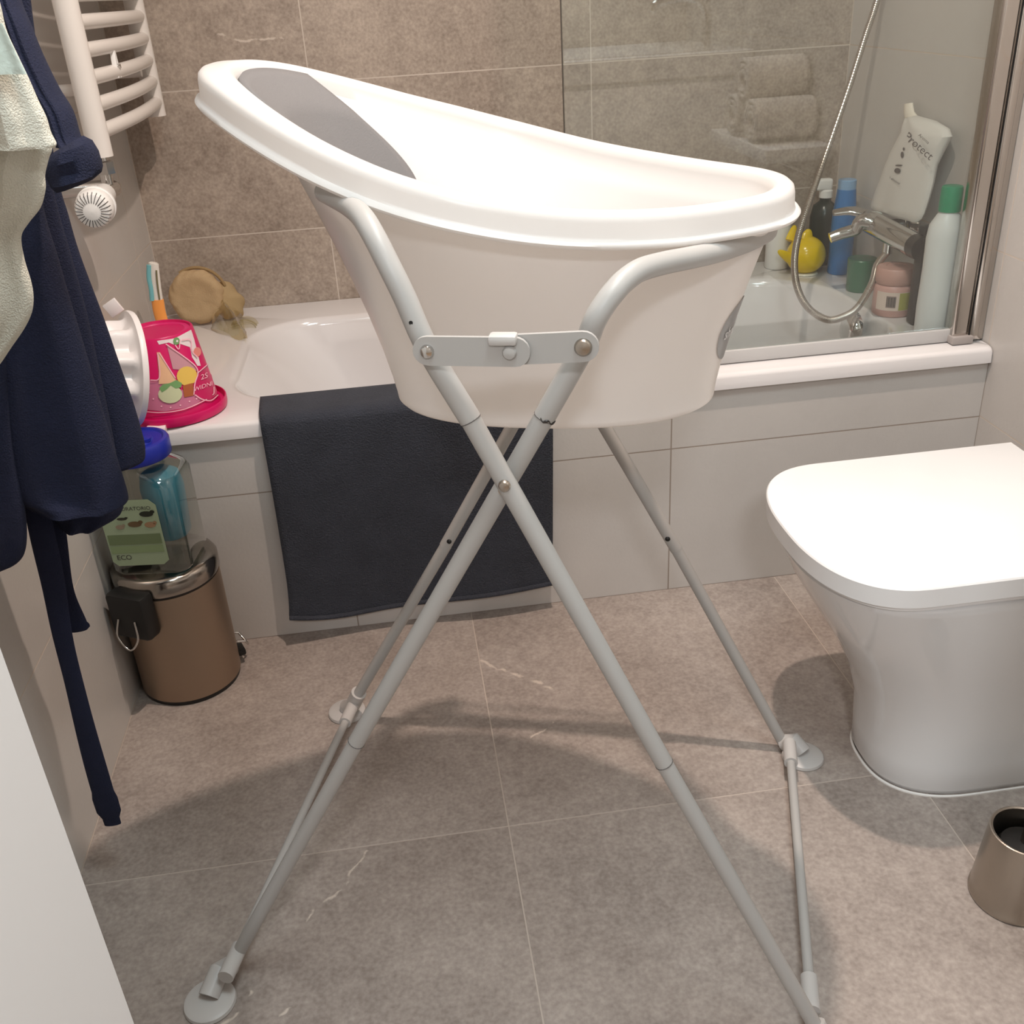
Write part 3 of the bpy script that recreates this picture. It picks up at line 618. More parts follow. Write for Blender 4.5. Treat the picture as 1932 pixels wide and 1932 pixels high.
# ------------------------------------------------------------------ towel radiator
RX = .085; rd = thing('towel_radiator', 'white ladder towel radiator on the left wall', 'radiator', (RX, -.32, .85))
YN, YFr = -.582, -.085
v, f = tube([Vector((RX, YN, .852)), Vector((RX, YN, 1.72))], .0185, 24); obj('rail', v, f, M_rad, rd)
v, f = tube([Vector((RX, YFr, .862)), Vector((RX, YFr, 1.72))], .0185, 24); obj('rail', v, f, M_rad, rd)
for k in range(20):
    z = .888 + .0385 * k
    if k in (9, 15): continue
    if z > 1.7: break
    pts = [Vector((RX + .006 + .012 * math.sin(PI * t / 10), YN + .01 + (YFr - YN - .02) * t / 10, z)) for t in range(11)]
    v, f = tube(pts, .0112, 16); obj('rung', v, f, M_rad, rd)
for y, z in ((YN + .06, .95), (YFr - .06, .95), (YN + .06, 1.6), (YFr - .06, 1.6)):
    v, f = tube([Vector((0.001, y, z - .003)), Vector((RX, y, z - .003))], .009, 14); obj('wall_bracket', v, f, M_rad, rd)
# clip on a rung
cp = thing('plastic_clip', 'small white plastic peg clipped on a radiator rung', 'clip', (RX, -.31, .975))
q0 = onx(215, 110, RX + .02)
for dy, a in ((-.006, -.18), (.006, .18)):
    m_ = Matrix.Translation(q0 + Vector((0, dy, -.012))) @ Matrix.Rotation(a, 4, 'X'); box('jaw', -.004, .004, -.003, .003, -.018, .034, M_white_plastic, cp, bev=.0012, xf=m_)
v, f = lathe([(.0035, -.008), (.0035, .008)], q0 + Vector((0, 0, -.012)), 12, X); obj('spring', v, f, M_chrome, cp)
# valve
vl = thing('radiator_valve', 'white slotted thermostat head with chrome elbow under the radiator', 'radiator valve', (RX, -.66, .8))
v, f = tube([Vector((RX, YN, .853)), Vector((RX, YN, .80))], .0095, 18); obj('pipe', v, f, M_chrome, vl)
v, f = tube(catmull([Vector((RX, YN - .045, .800)), Vector((RX, YN, .800)), Vector((RX, YN + .028, .799)), Vector((RX - .012, YN + .04, .799)), Vector((RX - .03, YN + .042, .799)), Vector((.0015, YN + .042, .799))], 6), .0125, 18); obj('valve_body', v, f, M_chrome, vl)
v, f = lathe([(.0155, 0), (.0155, .018), (.012, .02)], (RX, YN, .826), 6, Z); obj('nut', v, f, M_chrome, vl)
v, f = lathe([(.015, 0), (.0165, .002), (.0165, .07)], (RX, YN - .03, .800), 24, Vector((.06, -1, -.02))); obj('stem', v, f, M_white_plastic, vl)
ax_ = Vector((.06, -1, -.05)).normalized(); hb_ = Vector((RX + .003, YN - .098, .797))
v, f = lathe([(.020, 0), (.027, .004), (.0285, .008), (.0285, .014), (.0265, .015), (.0275, .018), (.0268, .036), (.0235, .047), (.012, .052), (0, .0528)], hb_, 48, ax_, True, False); hd_o = obj('thermostat_head', v, f, M_white_plastic, vl)
qx = Z.rotation_difference(ax_); sv, sf = [], []
for k in range(26):
    a = 2 * PI * k / 26; rr = [(.0125, .0523), (.0178, .0508), (.0236, .0474), (.0262, .040)]
    for r_, z_ in rr:
        for s_ in (-1, 1): sv.append(hb_ + qx @ Vector((r_ * math.cos(a + s_ * .0005 / r_), r_ * math.sin(a + s_ * .0005 / r_), z_ + .0003)))
    n0 = len(sv) - 8; sf += [(n0 + 2 * i, n0 + 2 * i + 1, n0 + 2 * i + 3, n0 + 2 * i + 2) for i in range(3)]
obj('slot_lines', sv, sf, M_dark, hd_o)

# ------------------------------------------------------------------ robe, towel, hooks
hk = thing('hook_rail', 'white peg board on the left wall holding robe and towel', 'hook rail', (0.01, -1.37, 1.22))
box('board', .0008, .014, -1.62, -1.12, 1.22, 1.42, M_lamp_paint, hk, bev=.003)
for y, xe, z in ((-1.245, .245, 1.335), (-1.5, .30, 1.243)):
    v, f = tube(catmull([Vector((.012, y, z - .02)), Vector((xe * .5, y, z - .012)), Vector((xe - .02, y, z)), Vector((xe, y, z + .014)), Vector((xe + .003, y, z + .032))], 6), .007, 14); obj('peg', v, f, M_chrome, hk)
rb = thing('bathrobe', 'navy blue terry bathrobe hanging on the left wall', 'bathrobe', (.12, -1.25, .55))
def secs_px(rows_, y, th): return [(ony(l, p0, y(i / (len(rows_) - 1)) if callable(y) else y), ony(r, p0, y(i / (len(rows_) - 1)) if callable(y) else y), th(i / (len(rows_) - 1)) if callable(th) else th) for i, (p0, l, r) in enumerate(rows_)]
def dens(rows_, k=5):
    P = catmull([Vector(r) for r in rows_], k); return [tuple(p) for p in P]
TOPR = [(-900, -150, -90), (-560, -160, -60)]
# back panel
back = dens([(-700, -110, -50), (-300, -120, 20), (100, -90, 70), (330, -40, 108), (405, -20, 128), (480, -10, 150), (600, 0, 195), (690, 20, 226), (760, 40, 251), (830, 60, 271), (856, 62, 274), (868, 68, 272), (873, 72, 264)])
v, f = loft_sec(secs_px(back, -1.205, lambda t: .02 + .012 * t), 48, .003, 2.5); obj('back_panel', v, f, M_navy, rb)
mid = dens([(-700, -120, -60), (-200, -130, 10), (200, -90, 70), (380, -60, 105), (480, -40, 133), (590, -20, 163), (700, 0, 187), (800, 30, 208), (880, 60, 222), (960, 100, 232), (984, 112, 200)])
v, f = loft_sec(secs_px(mid, -1.235, lambda t: .02 + .012 * t), 48, .003, 2.5, 1); obj('middle_panel', v, f, M_navy, rb)
front = dens([(-700, -150, -80), (-200, -160, -20), (200, -140, 40), (330, -110, 68), (420, -100, 88), (480, -90, 107), (560, -90, 130), (660, -85, 160), (760, -80, 189), (850, -70, 216), (915, -40, 236), (936, 20, 241), (945, 46, 241), (950, 56, 234)])
v, f = loft_sec(secs_px(front, -1.285, lambda t: .022 + .016 * t), 56, .004, 2, 2); obj('front_panel', v, f, M_navy, rb)
side = dens([(500, -260, 0), (800, -250, 20), (950, -220, 45), (1020, -200, 50), (1055, -180, 40), (1070, -150, 10)])
v, f = loft_sec(secs_px(side, -1.32, lambda t: .03), 40, .006, 3); obj('side_panel', v, f, M_navy, rb)
slv = dens([(-700, -140, -90), (-300, -100, -20), (-60, -26, 24), (0, -6, 36), (47, 10, 55), (105, 28, 79), (168, 58, 110), (210, 80, 136), (256, 97, 150), (275, 108, 160)])
v, f = loft_sec(secs_px(slv, lambda t: -1.26 - .06 * t, .022), 40, .0015, 3); obj('sleeve', v, f, M_navy, rb)
cs = []
for Lp, Rp in (((104, 286), (156, 256)), ((98, 292), (172, 266)), ((90, 312), (184, 286)), ((88, 330), (193, 314)), ((98, 350), (190, 326)), ((108, 362), (176, 338))):
    cs.append((ony(*Lp, -1.33), ony(*Rp, -1.33), .027 if len(cs) % 2 else .031))
cs[0] = (*cs[0][:2], .014); cs[-1] = (*cs[-1][:2], .02)
v, f = loft_sec(cs, 40, .001, 3); obj('cuff', v, f, M_navy, rb)
for pts, wpx in (([(62, 925), (80, 1010), (100, 1100), (118, 1200), (140, 1290), (165, 1390), (190, 1480), (213, 1555)], .0125), ([(96, 945), (108, 1040), (122, 1110), (138, 1160), (149, 1190)], .0115)):
    P = catmull([ony(a, b, -1.262 + (.02 if wpx < .012 else 0)) for a, b in pts], 6)
    v, f = tube(P, wpx, 16, flat=.32, up=(0, 1, 0), rfun=lambda t, w_=wpx: w_ * (1 + .12 * math.sin(9 * t)) * (1.15 if t > .9 else 1) * (1 if t < .97 else .72)); obj('belt_end', v, f, M_navy, rb)
tw = thing('hand_towel', 'pale mint terry towel hanging in front of the navy robe', 'towel', (.2, -1.5, .8))
up_ = dens([(-600, -130, -80), (-250, -130, -40), (-40, -130, -10), (20, -130, 2), (60, -130, 12), (105, -130, 33), (149, -130, 54), (190, -130, 72), (221, -130, 87), (250, -130, 96), (270, -130, 106), (278, -130, 104)])
v, f = loft_sec(secs_px(up_, -1.50, .018), 48, .004, 3); obj('upper_fold', v, f, M_mint, tw)
lo_ = dens([(230, -130, 70), (275, -130, 97), (300, -130, 92), (330, -130, 85), (356, -130, 86), (391, -130, 77), (420, -130, 55), (447, -130, 40), (490, -130, 46), (530, -130, 58), (560, -130, 63), (590, -130, 60), (620, -130, 46), (655, -130, 22), (690, -130, -2), (720, -130, -30)])
v, f = loft_sec(secs_px(lo_, -1.475, .015), 48, .004, 3, 1); obj('lower_fold', v, f, M_mint, tw)
bnd = [(ony(-130, p0, -1.518), ony(r + 1, p0, -1.518), .0035) for p0, r in ((44, 4), (70, 16), (100, 30), (128, 44), (140, 50))]
v, f = loft_sec(bnd, 40, .004, 3); obj('woven_band', v, f, M_mintband, tw)

# ------------------------------------------------------------------ pink toy bucket, upside down on the bath corner
ZR += .0006
BK = Vector((.122, -.628, ZR)); BH = .145; R0, R1 = .0745, .0565
bk = thing('toy_bucket', 'pink toy bucket with ice cream print upside down on the bathtub corner', 'bucket', BK)
v, f = lathe([(.083, .0005), (.0875, .002), (.0885, .006), (.0885, .016), (.0875, .018), (.0860, .018), (.0852, .008), (R0 + .003, .007), (R0 + .0015, .012), (R0, .016), (R1, BH - .002), (R1 - .0015, BH), (R1 - .004, BH), (R1 - .005, BH - .004), (0, BH - .0035)], BK, 72, Z, True, False)
obj('bucket_body', v, f, M_pink, bk)
v, f = lathe([(R1 - .0052, BH - .0034), (R1 - .014, BH - .003), (R1 - .015, BH - .0045), (0, BH - .0045)], BK, 60, Z, False, False); obj('base_disc', v, f, M_pinkin, bk)
def rad(z): return R0 + (R1 - R0) * (z - .016) / (BH - .002 - .016)
def cone_hit(px, py, off):
    d = ray(px, py); lo = None; t = 1.2
    while t < 2.4:
        p = CAM + d * t - BK
        if math.hypot(p.x, p.y) < rad(p.z): break
        t += .0006
    p = CAM + d * t - BK; r = math.hypot(p.x, p.y); k = (rad(p.z) + off) / r if t < 2.39 else 1
    return BK + Vector((p.x * k, p.y * k, p.z))
def decal(name, geo, m, off): return obj(name, [cone_hit(p.x, p.y, off) for p in geo[0]], geo[1], m, bk, smooth=True)
M_pw = mat('print_pale_pink', (250, 190, 205), .4); M_pb = mat('print_band_pink', (205, 120, 150), .4); M_peach = mat('print_peach', (238, 190, 150), .4)
M_mauve = mat('print_mauve', (205, 150, 160), .4); M_yel = mat('print_yellow', (235, 195, 95), .4); M_grn = mat('print_green', (120, 165, 105), .4); M_mintp = mat('print_mint', (205, 210, 170), .4); M_brn = mat('print_brown', (176, 96, 56), .4); M_pwh = mat('print_white', (240, 225, 225), .4)
decal('print_band', poly_geo([(268, 716), (300, 717), (340, 735), (370, 740), (385, 752), (360, 768), (310, 776), (268, 772)], 4), M_pb, .0004)
decal('print_top', poly_geo([(296, 643), (330, 638), (360, 622), (366, 640), (372, 665), (378, 690), (372, 690), (362, 674), (358, 655), (357, 640), (345, 632), (338, 648), (328, 650), (318, 646), (300, 650)], 3), M_pwh, .0004)
decal('print_cone', poly_geo([(314, 648), (365, 688), (371, 700), (345, 698), (326, 696)], 3), M_mauve, .0008)
decal('print_scoop', poly_geo(circ(352, 709, 19, 18), 2), M_yel, .0012)
decal('print_cone', poly_geo([(296, 664), (302, 664), (330, 712), (333, 722), (300, 724), (300, 700)], 3), M_peach, .0016)
decal('print_scoop', poly_geo(circ(321, 743, 22, 17), 2), M_mintp, .0020)
decal('print_leaf', poly_geo([(301, 731), (306, 739), (314, 734), (322, 726), (331, 732), (341, 730), (342, 722), (332, 716), (320, 722), (308, 724)], 2), M_grn, .0024)
decal('print_wafer', poly_geo([(344, 727), (363, 722), (364, 746), (347, 749)], 2), M_brn, .0016)
decal('print_bubble', poly_geo([(372, 704), (392, 685), (400, 715), (408, 744), (396, 754), (378, 752), (366, 744), (364, 728)], 3), mat('print_magenta', (200, 35, 95), .35), .0010)
decal('print_kiwi', poly_geo(circ(332, 643, 6, 7), 1), M_grn, .0014); decal('print_kiwi', poly_geo(circ(333, 643, 2, 2.4), 0), M_pwh, .0018)
decal('print_berry', poly_geo(circ(371, 664, 7, 9), 1), mat('print_coral', (235, 140, 130), .4), .0012)
for st_ in ([(300, 664), (330, 712)], [(312, 648), (345, 672), (366, 690), (371, 704), (366, 722), (364, 744)], [(370, 704), (393, 684)], [(366, 744), (380, 753), (396, 755), (409, 745)], [(268, 775), (310, 777), (350, 770), (388, 753)], [(341, 641), (357, 641), (360, 662), (370, 674)], [(338, 640), (336, 658), (329, 650)], [(298, 666), (302, 700), (299, 715), (285, 716)]):
    decal('print_outline', stroke_geo(st_, 1.9), M_pw, .0026)
for px, py in ((276, 760), (290, 752), (305, 766), (322, 768), (340, 764), (357, 757), (370, 752), (282, 740)): decal('print_dot', poly_geo(circ(px, py, 1.6, 1.6, 8), 0), M_pw, .0012)
for s_, cx, cy, sz, an in (('2S', 383, 710, 15, .35), ('WIDNI', 381, 729, 12, .33), ('J', 401, 736, 17, .3)):
    tv, tf = text_geo(s_, sz); ca, sa = math.cos(an), math.sin(an)
    decal('print_letters', ([Vector((cx + p.x * ca - p.y * -sa * 0 + p.y * sa * 0, cy - (p.x * sa + p.y * ca), 0)) for p in tv], tf), M_pw, .0024)
v, f = tube([BK + Vector((-.03, -.089, .004)), BK + Vector((-.012, -.095, .004)), BK + Vector((.0, -.094, .004))], .007, 14, flat=.9); obj('handle_lug', v, f, mat('lug_white', (235, 215, 215), .4), bk)

# white scalloped mould leaning on the bucket
sm_c = ony(258, 675, -.690); 
wm = thing('sand_mould', 'white scalloped toy mould leaning on the pink bucket', 'toy mould', (sm_c.x, sm_c.y, ZR))
mc = Vector((.094, -.728, ZR + .113)); ma = Vector((-.88, -.42, .22)).normalized(); mq = Z.rotation_difference(ma)
def mould_ring(r, h, lob): return [mc + mq @ Vector(((r * (1 + lob * (.5 + .5 * math.cos(9 * 2 * PI * k / 90)))) * math.cos(2 * PI * k / 90), (r * (1 + lob * (.5 + .5 * math.cos(9 * 2 * PI * k / 90)))) * math.sin(2 * PI * k / 90), h)) for k in range(90)]
v, f = rings([mould_ring(.02, -.004, 0), mould_ring(.083, -.004, 0), mould_ring(.090, -.002, 0), mould_ring(.0915, .003, 0), mould_ring(.090, .007, 0), mould_ring(.080, .008, 0), mould_ring(.073, .010, .06), mould_ring(.058, .016, .30), mould_ring(.056, .034, .34), mould_ring(.052, .052, .36), mould_ring(.044, .060, .36), mould_ring(.026, .062, .3), mould_ring(.008, .058, 0)]); obj('mould_shell', v, f, mat('mould_white', (236, 230, 228), .35), wm, angle=50)
o2 = box('mould_tab', -.012, .012, -.003, .003, -.002, .022, MATS['mould_white'], wm, bev=.001, xf=Matrix.Translation(ony(222, 590, -.63)) @ Matrix.Rotation(-.5, 4, 'Y'))

# bath toothbrush-like toy brush, loofah and clear wrapper
tbx = ony(300, 590, -.30)
br = thing('bath_brush', 'small white and orange bath brush standing behind the pink bucket', 'brush', (tbx.x, -.30, ZR))
pts = [Vector((tbx.x + .012, -.30, ZR + .002)), ony(304, 600, -.30), ony(297, 565, -.30)]
v, f = tube(catmull(pts, 6), .012, 16, flat=.6, up=(0, 1, 0)); obj('grip', v, f, M_orange, br)
v, f = tube(catmull([ony(298, 568, -.30), ony(295, 545, -.30), ony(292, 520, -.30), ony(290, 500, -.30), ony(290, 495, -.30)], 6), .0095, 16, flat=.6, up=(0, 1, 0), rfun=lambda t: .0095 * (1 if t < .9 else .75)); obj('handle', v, f, mat('brush_white', (232, 226, 216), .4), br)
v, f = tube(catmull([ony(287, 567, -.304), ony(285, 545, -.304), ony(281, 525, -.304), ony(281, 500, -.304)], 6), .0045, 12); obj('bristles', v, f, M_teal, br)
v, f = tube(catmull([ony(301, 565, -.306), ony(297, 535, -.308), ony(295, 510, -.308)], 6), .0016, 8); obj('groove', v, f, mat('groove_olive', (120, 112, 80), .6), br)
lf = ony(368, 565, -.135); lfz = max(lf.z, ZR + .058)
lo = thing('loofah', 'beige round mesh loofah on the back bathtub corner', 'loofah', (lf.x, -.135, ZR))
bm = bmesh.new(); bmesh.ops.create_icosphere(bm, subdivisions=5, radius=1)
for vtx in bm.verts:
    p = vtx.co; a = math.atan2(p.z, p.x); r_ = 1 + .025 * math.sin(7 * a + 4 * p.y) + .012 * math.sin(17 * a + 9 * p.y)
    dent = 1 - .55 * math.exp(-((p.y + 1) ** 2) / .15)
    vtx.co = Vector((lf.x + .058 * p.x * r_, -.105 + .040 * p.y * r_ * dent, ZR + .061 + .0585 * p.z * r_))
bm.verts.index_update(); v = [q.co.copy() for q in bm.verts]; f = [[q.index for q in p.verts] for p in bm.faces]; bm.free()
obj('sponge_body', v, f, translucent(mat('loofah_tan', (208, 182, 142), .85, bump=.4, bscale=420, var=.15, vscale=30), .3, (225, 180, 120)), lo)
v, f = tube([Vector((lf.x + .004 + .059 * math.cos(a), -.10, ZR + .064 + .058 * math.sin(a))) for a in [PI * .08 + k * PI * .6 / 24 for k in range(25)]], .0035, 10); obj('hanging_cord', v, f, mat('loofah_brown', (150, 124, 86), .8), lo)
bm = bmesh.new(); bmesh.ops.create_icosphere(bm, subdivisions=4, radius=1)
for vtx in bm.verts: p = vtx.co; r_ = 1 + .08 * math.sin(6 * math.atan2(p.z, p.x) + 3 * p.y); vtx.co = Vector((lf.x + .055 + .038 * p.x * r_, -.085 + .03 * p.y, ZR + .043 + .041 * p.z * r_ - .012 * p.x))
bm.verts.index_update(); v = [q.co.copy() for q in bm.verts]; f = [[q.index for q in p.verts] for p in bm.faces]; bm.free()
obj('mesh_flare', v, f, translucent(mat('loofah_pale', (205, 182, 140), .85, bump=.4, bscale=420), .4, (225, 195, 140)), lo)
film = glassy('clear_film', (238, 234, 214), 2.5, .12)
wf = thing('plastic_wrapper', 'crumpled clear plastic wrapper lying beside the loofah', 'wrapper', (.2, -.13, ZR))
NXF, NYF = 20, 14; fvx = []
cA = [onz(400, 618, ZR + .004), onz(470, 640, ZR + .004), ony(455, 585, -.075), ony(415, 560, -.09)]
random.seed(3)
for j in range(NYF + 1):
    for i in range(NXF + 1):
        s_, t_ = i / NXF, j / NYF; p = (cA[0] * (1 - s_) + cA[1] * s_) * (1 - t_) + (cA[3] * (1 - s_) + cA[2] * s_) * t_
        b_ = .016 * math.sin(7 * s_ + 3 * t_) * math.sin(5 * t_ + 2 * s_) + .004 * random.random()
        fvx.append(Vector((p.x, p.y - .006 - abs(b_), max(p.z + b_ * .6 + .018 * math.sin(PI * s_) * math.sin(PI * t_), ZR + .0015))))
obj('film_sheet', fvx, [(j * (NXF + 1) + i, j * (NXF + 1) + i + 1, (j + 1) * (NXF + 1) + i + 1, (j + 1) * (NXF + 1) + i) for j in range(NYF) for i in range(NXF)], film, wf)
fd = [Vector((.165, -.150, ZR + .003)), Vector((.195, -.150, ZR + .008)), Vector((.215, -.155, ZR - .001)), Vector((.222, -.16, ZR - .03)), Vector((.224, -.165, ZR - .052))]
P = catmull(fd, 6); fvx = []
for i, p in enumerate(P):
    hw = .026 * (1 - (i / (len(P) - 1)) ** 1.6) + .001
    for s_ in range(-4, 5): fvx.append(p + Vector((.002 * math.sin(s_ * 2), hw * s_ / 4, .004 * math.cos(s_ * 1.7) + .003)))
obj('film_tail', fvx, [(i * 9 + k, i * 9 + k + 1, (i + 1) * 9 + k + 1, (i + 1) * 9 + k) for i in range(len(P) - 1) for k in range(8)], film, wf)

# ------------------------------------------------------------------ things on the tap end of the bath
def rv(prof, base, n=40): return lathe(prof, base, n, Z, True, False)
# white cylinder
c = Vector((1.413, -.062, ZR)); wc = thing('white_bottle', 'plain white bottle behind the yellow bath toy', 'bottle', c)
v, f = rv([(.026, 0), (.0275, .002), (.0275, .11), (.024, .118), (.012, .12)], c); obj('body', v, f, M_white_plastic, wc)
v, f = rv([(.016, .119), (.016, .137), (.014, .139), (0, .139)], c); obj('cap', v, f, M_white_plastic, wc)
# yellow bath toy: plain rounded fish
c = Vector((1.452, -.135, ZR + .041)); ty = thing('yellow_bath_toy', 'yellow plastic fish shaped bath toy on the bathtub deck', 'bath toy', (1.452, -.135, ZR))
bm = bmesh.new(); bmesh.ops.create_icosphere(bm, subdivisions=4, radius=1)
for vtx in bm.verts: p = vtx.co; vtx.co = c + Vector((.044 * p.x, .043 * p.y, .043 * p.z * (1 if p.z > 0 else .95)))
bm.verts.index_update(); bv = [q.co.copy() for q in bm.verts]; bf = [[q.index for q in p.verts] for p in bm.faces]; bm.free(); obj('body', bv, bf, M_yellow, ty)
def fin(base, tip, w_, th): 
    d = (tip - base); return tube([base + d * t for t in (0, .25, .5, .75, .93, 1)], w_, 14, flat=th, up=(0, 1, 0), rfun=lambda t: w_ * (1 - t ** 1.6) + .0015)
v, f = fin(c + Vector((-.004, -.004, .036)), ony(1527, 432, -.135), .014, .5); obj('dorsal_fin', v, f, M_yellow, ty)
v, f = fin(c + Vector((-.034, -.010, -.006)), ony(1468, 473, -.15), .011, .6); obj('side_fin', v, f, M_yellow, ty)
v, f = fin(c + Vector((-.030, .02, .03)), ony(1500, 425, -.10), .012, .5); obj('tail_fin', v, f, M_yellow, ty)
v, f = lathe([(.03, 0), (.028, .004), (.0, .005)], (c.x, c.y, ZR + .0003), 32, Z, True, False); obj('belly_patch', v, f, mat('toy_white', (235, 230, 215), .3), ty)
# dark bottle with white spray head
c = Vector((1.520, -.060, ZR)); db = thing('dark_spray_bottle', 'dark green bottle with white spray head behind the blue bottle', 'bottle', c)
zt2 = hz(c.x, c.y, 372); z3 = zt2 - ZR
v, f = rv([(.029, 0), (.031, .003), (.031, z3 * .72), (.026, z3 * .88), (.013, z3 * .95), (.013, z3)], c); obj('body', v, f, mat('dark_green_plastic', (38, 46, 42), .25), db)
v, f = join(lathe([(.015, z3), (.015, z3 + .015), (.012, z3 + .018)], c, 28), box_geo(c.x - .026, c.x + .012, c.y - .011, c.y + .011, ZR + z3 + .016, ZR + z3 + .042, .006, 3), box_geo(c.x - .036, c.x - .022, c.y - .006, c.y + .006, ZR + z3 + .022, ZR + z3 + .034, .003)); obj('spray_head', v, f, M_white_plastic, db)
# blue bottle
c = Vector((1.525, -.155, ZR)); bl = thing('blue_bottle', 'slim blue bottle beside the yellow bath toy', 'bottle', c)
z4 = hz(c.x, c.y, 356) - ZR; z5 = hz(c.x, c.y, 338) - ZR
v, f = rv([(.024, 0), (.026, .003), (.026, z4 * .55), (.025, z4 * .72), (.020, z4), (.0195, z4)], c); obj('body', v, f, M_blue, bl)
v, f = rv([(.0195, z4), (.0195, z5 - .002), (.0175, z5), (0, z5)], c); obj('cap', v, f, mat('cap_pale_blue', (130, 168, 205), .3), bl)
# green cup
c = Vector((1.508, -.300, ZR)); gc = thing('green_container', 'translucent green round container under the tap', 'container', c)
v, f = rv([(.026, 0), (.028, .003), (.030, .062), (.0305, .066), (.029, .068), (.022, .069), (0, .069)], c); obj('body', v, f, mat('green_translucent', (62, 122, 92), .3, trans=.15), gc)
# pink jar
c = Vector((1.497, -.470, ZR)); pj = thing('pink_jar', 'pale pink cosmetic jar with barcode label on the bathtub deck', 'jar', c)
M_pjar = mat('jar_pink', (206, 160, 150), .35)
v, f = rv([(.036, 0), (.0385, .003), (.0385, .055), (.036, .059), (.034, .062)], c); obj('body', v, f, M_pjar, pj)
v, f = rv([(.036, .062), (.0375, .064), (.0375, .090), (.035, .093), (.020, .094), (.019, .0925), (0, .0925)], c); obj('cap', v, f, mat('jar_cap', (200, 155, 143), .4), pj)
def jl(s_, z_, off):
    a = math.atan2(CAM.y - c.y, CAM.x - c.x) + s_ / .0385; r_ = .0385 + off; return c + Vector((r_ * math.cos(a), r_ * math.sin(a), z_))
for nm, x0, x1, z0, z1, mm, of in (('label', -.034, .034, .014, .05, mat('jar_label', (226, 205, 192), .5), .0004), ('green_panel', .012, .033, .015, .049, mat('jar_olive', (170, 165, 80), .5), .0008), ('barcode_panel', -.012, .006, .02, .043, mat('jar_barcode', (150, 130, 122), .5), .0008)):
    v, f = [], []
    for i in range(13): s_ = x0 + (x1 - x0) * i / 12; v += [jl(s_, z0, of), jl(s_, z1, of)]
    f = [(2 * i, 2 * i + 2, 2 * i + 3, 2 * i + 1) for i in range(12)]; obj(nm, v, f, mm, pj)
v, f = [], []
for k in range(7):
    s_ = -.0105 + k * .0025; n0 = len(v); v += [jl(s_, .022, .0012), jl(s_ + .001 + .0005 * (k % 2), .022, .0012), jl(s_ + .001 + .0005 * (k % 2), .041, .0012), jl(s_, .041, .0012)]; f.append((n0, n0 + 1, n0 + 2, n0 + 3))
obj('barcode', v, f, M_ink, pj)
# dark slim squeegee-like bar
c = Vector((1.506, -.548, ZR)); zb_ = hz(c.x, c.y, 425) - ZR
dk = thing('dark_slim_bottle', 'tall slim dark bottle between the pink jar and white bottle', 'bottle', c)
box('body', c.x - .012, c.x + .014, c.y - .014, c.y + .014, ZR + .0005, ZR + zb_ - .018, M_dark, dk, bev=.004)
box('cap', c.x - .011, c.x + .013, c.y - .012, c.y + .012, ZR + zb_ - .0175, ZR + zb_, M_black, dk, bev=.003)
# white bleach bottle with green cap
c = Vector((1.507, -.612, ZR)); zc0 = hz(c.x, c.y, 400) - ZR; zc1 = hz(c.x, c.y, 350) - ZR
wb_ = thing('white_cleaner_bottle', 'tall white bottle with bright green cap by the screen profile', 'bottle', c)
def ell(a_, b_, z_): return [c + Vector((a_ * math.cos(2 * PI * k / 48), b_ * math.sin(2 * PI * k / 48), z_)) for k in range(48)]
v, f = rings([ell(.029, .025, 0), ell(.033, .028, .003), ell(.0345, .029, .05), ell(.033, .0275, zc0 * .55), ell(.034, .028, zc0 * .80), ell(.031, .027, zc0 * .9), ell(.020, .019, zc0 * .98), ell(.0165, .0165, zc0), ell(.0165, .0165, zc0 + .004)]); obj('body', v, f, mat('cleaner_white', (222, 222, 220), .35), wb_)
v, f = rings([ell(.0185 + .0006 * (k_ % 2), .0185, z_) for k_, z_ in enumerate((zc0 + .002, zc0 + .006, zc1 - .006))] + [ell(.0172, .0172, zc1 - .001), ell(.015, .015, zc1)]); obj('cap', v, f, M_green, wb_)
for k, z_ in enumerate((.05, .062, .074, .086)):
    a0 = math.radians(-30); v = []
    for i in range(5): a = a0 + .05 * i; v += [c + Vector((.0352 * math.cos(a), .0298 * math.sin(a), z_)), c + Vector((.0352 * math.cos(a), .0298 * math.sin(a), z_ + .006))]
    obj('printed_mark', v, [(2 * i, 2 * i + 2, 2 * i + 3, 2 * i + 1) for i in range(4)], M_ink, wb_)

# ------------------------------------------------------------------ mixer tap and hose
mx_ = thing('bath_mixer_tap', 'chrome bath mixer tap on the right wall above the bathtub', 'tap', (RW, -.42, .57))
ta, tb_ = ony(1648, 420, -.34), ony(1738, 452, -.44)
ta = Vector((1.497, -.345, .588)); tb_ = Vector((1.497, -.530, .582))
v, f = tube([ta, tb_], .0245, 28, rfun=lambda t: .0245 if .04 < t < .96 else .0225); obj('body', v, f, M_chrome, mx_)
v, f = tube([tb_, tb_ + Vector((.0, -.028, 0))], .0225, 24); obj('handle', v, f, M_dark, mx_)
for y in (-.375, -.505):
    v, f = join(tube([Vector((1.50, y, .585)), Vector((1.548, y, .585))], .014, 20), lathe([(.030, 0), (.030, .004), (.02, .014), (.016, .016)], (RW - .001, y, .585), 32, Vector((-1, 0, 0)))); obj('wall_union', v, f, M_chrome, mx_)
v, f = tube(catmull([Vector((1.50, -.375, .592)), Vector((1.47, -.36, .598)), ony(1615, 432, -.345), ony(1590, 440, -.335), ony(1566, 449, -.33)], 6), .014, 20, flat=.8, rfun=lambda t: .019 - .006 * t); obj('spout', v, f, M_chrome, mx_)
v, f = tube(catmull([Vector((1.50, -.35, .605)), ony(1640, 405, -.30), ony(1605, 398, -.28), ony(1572, 402, -.27)], 6), .012, 18, flat=.45, rfun=lambda t: .014 + .008 * math.sin(PI * t)); obj('lever', v, f, M_chrome, mx_)
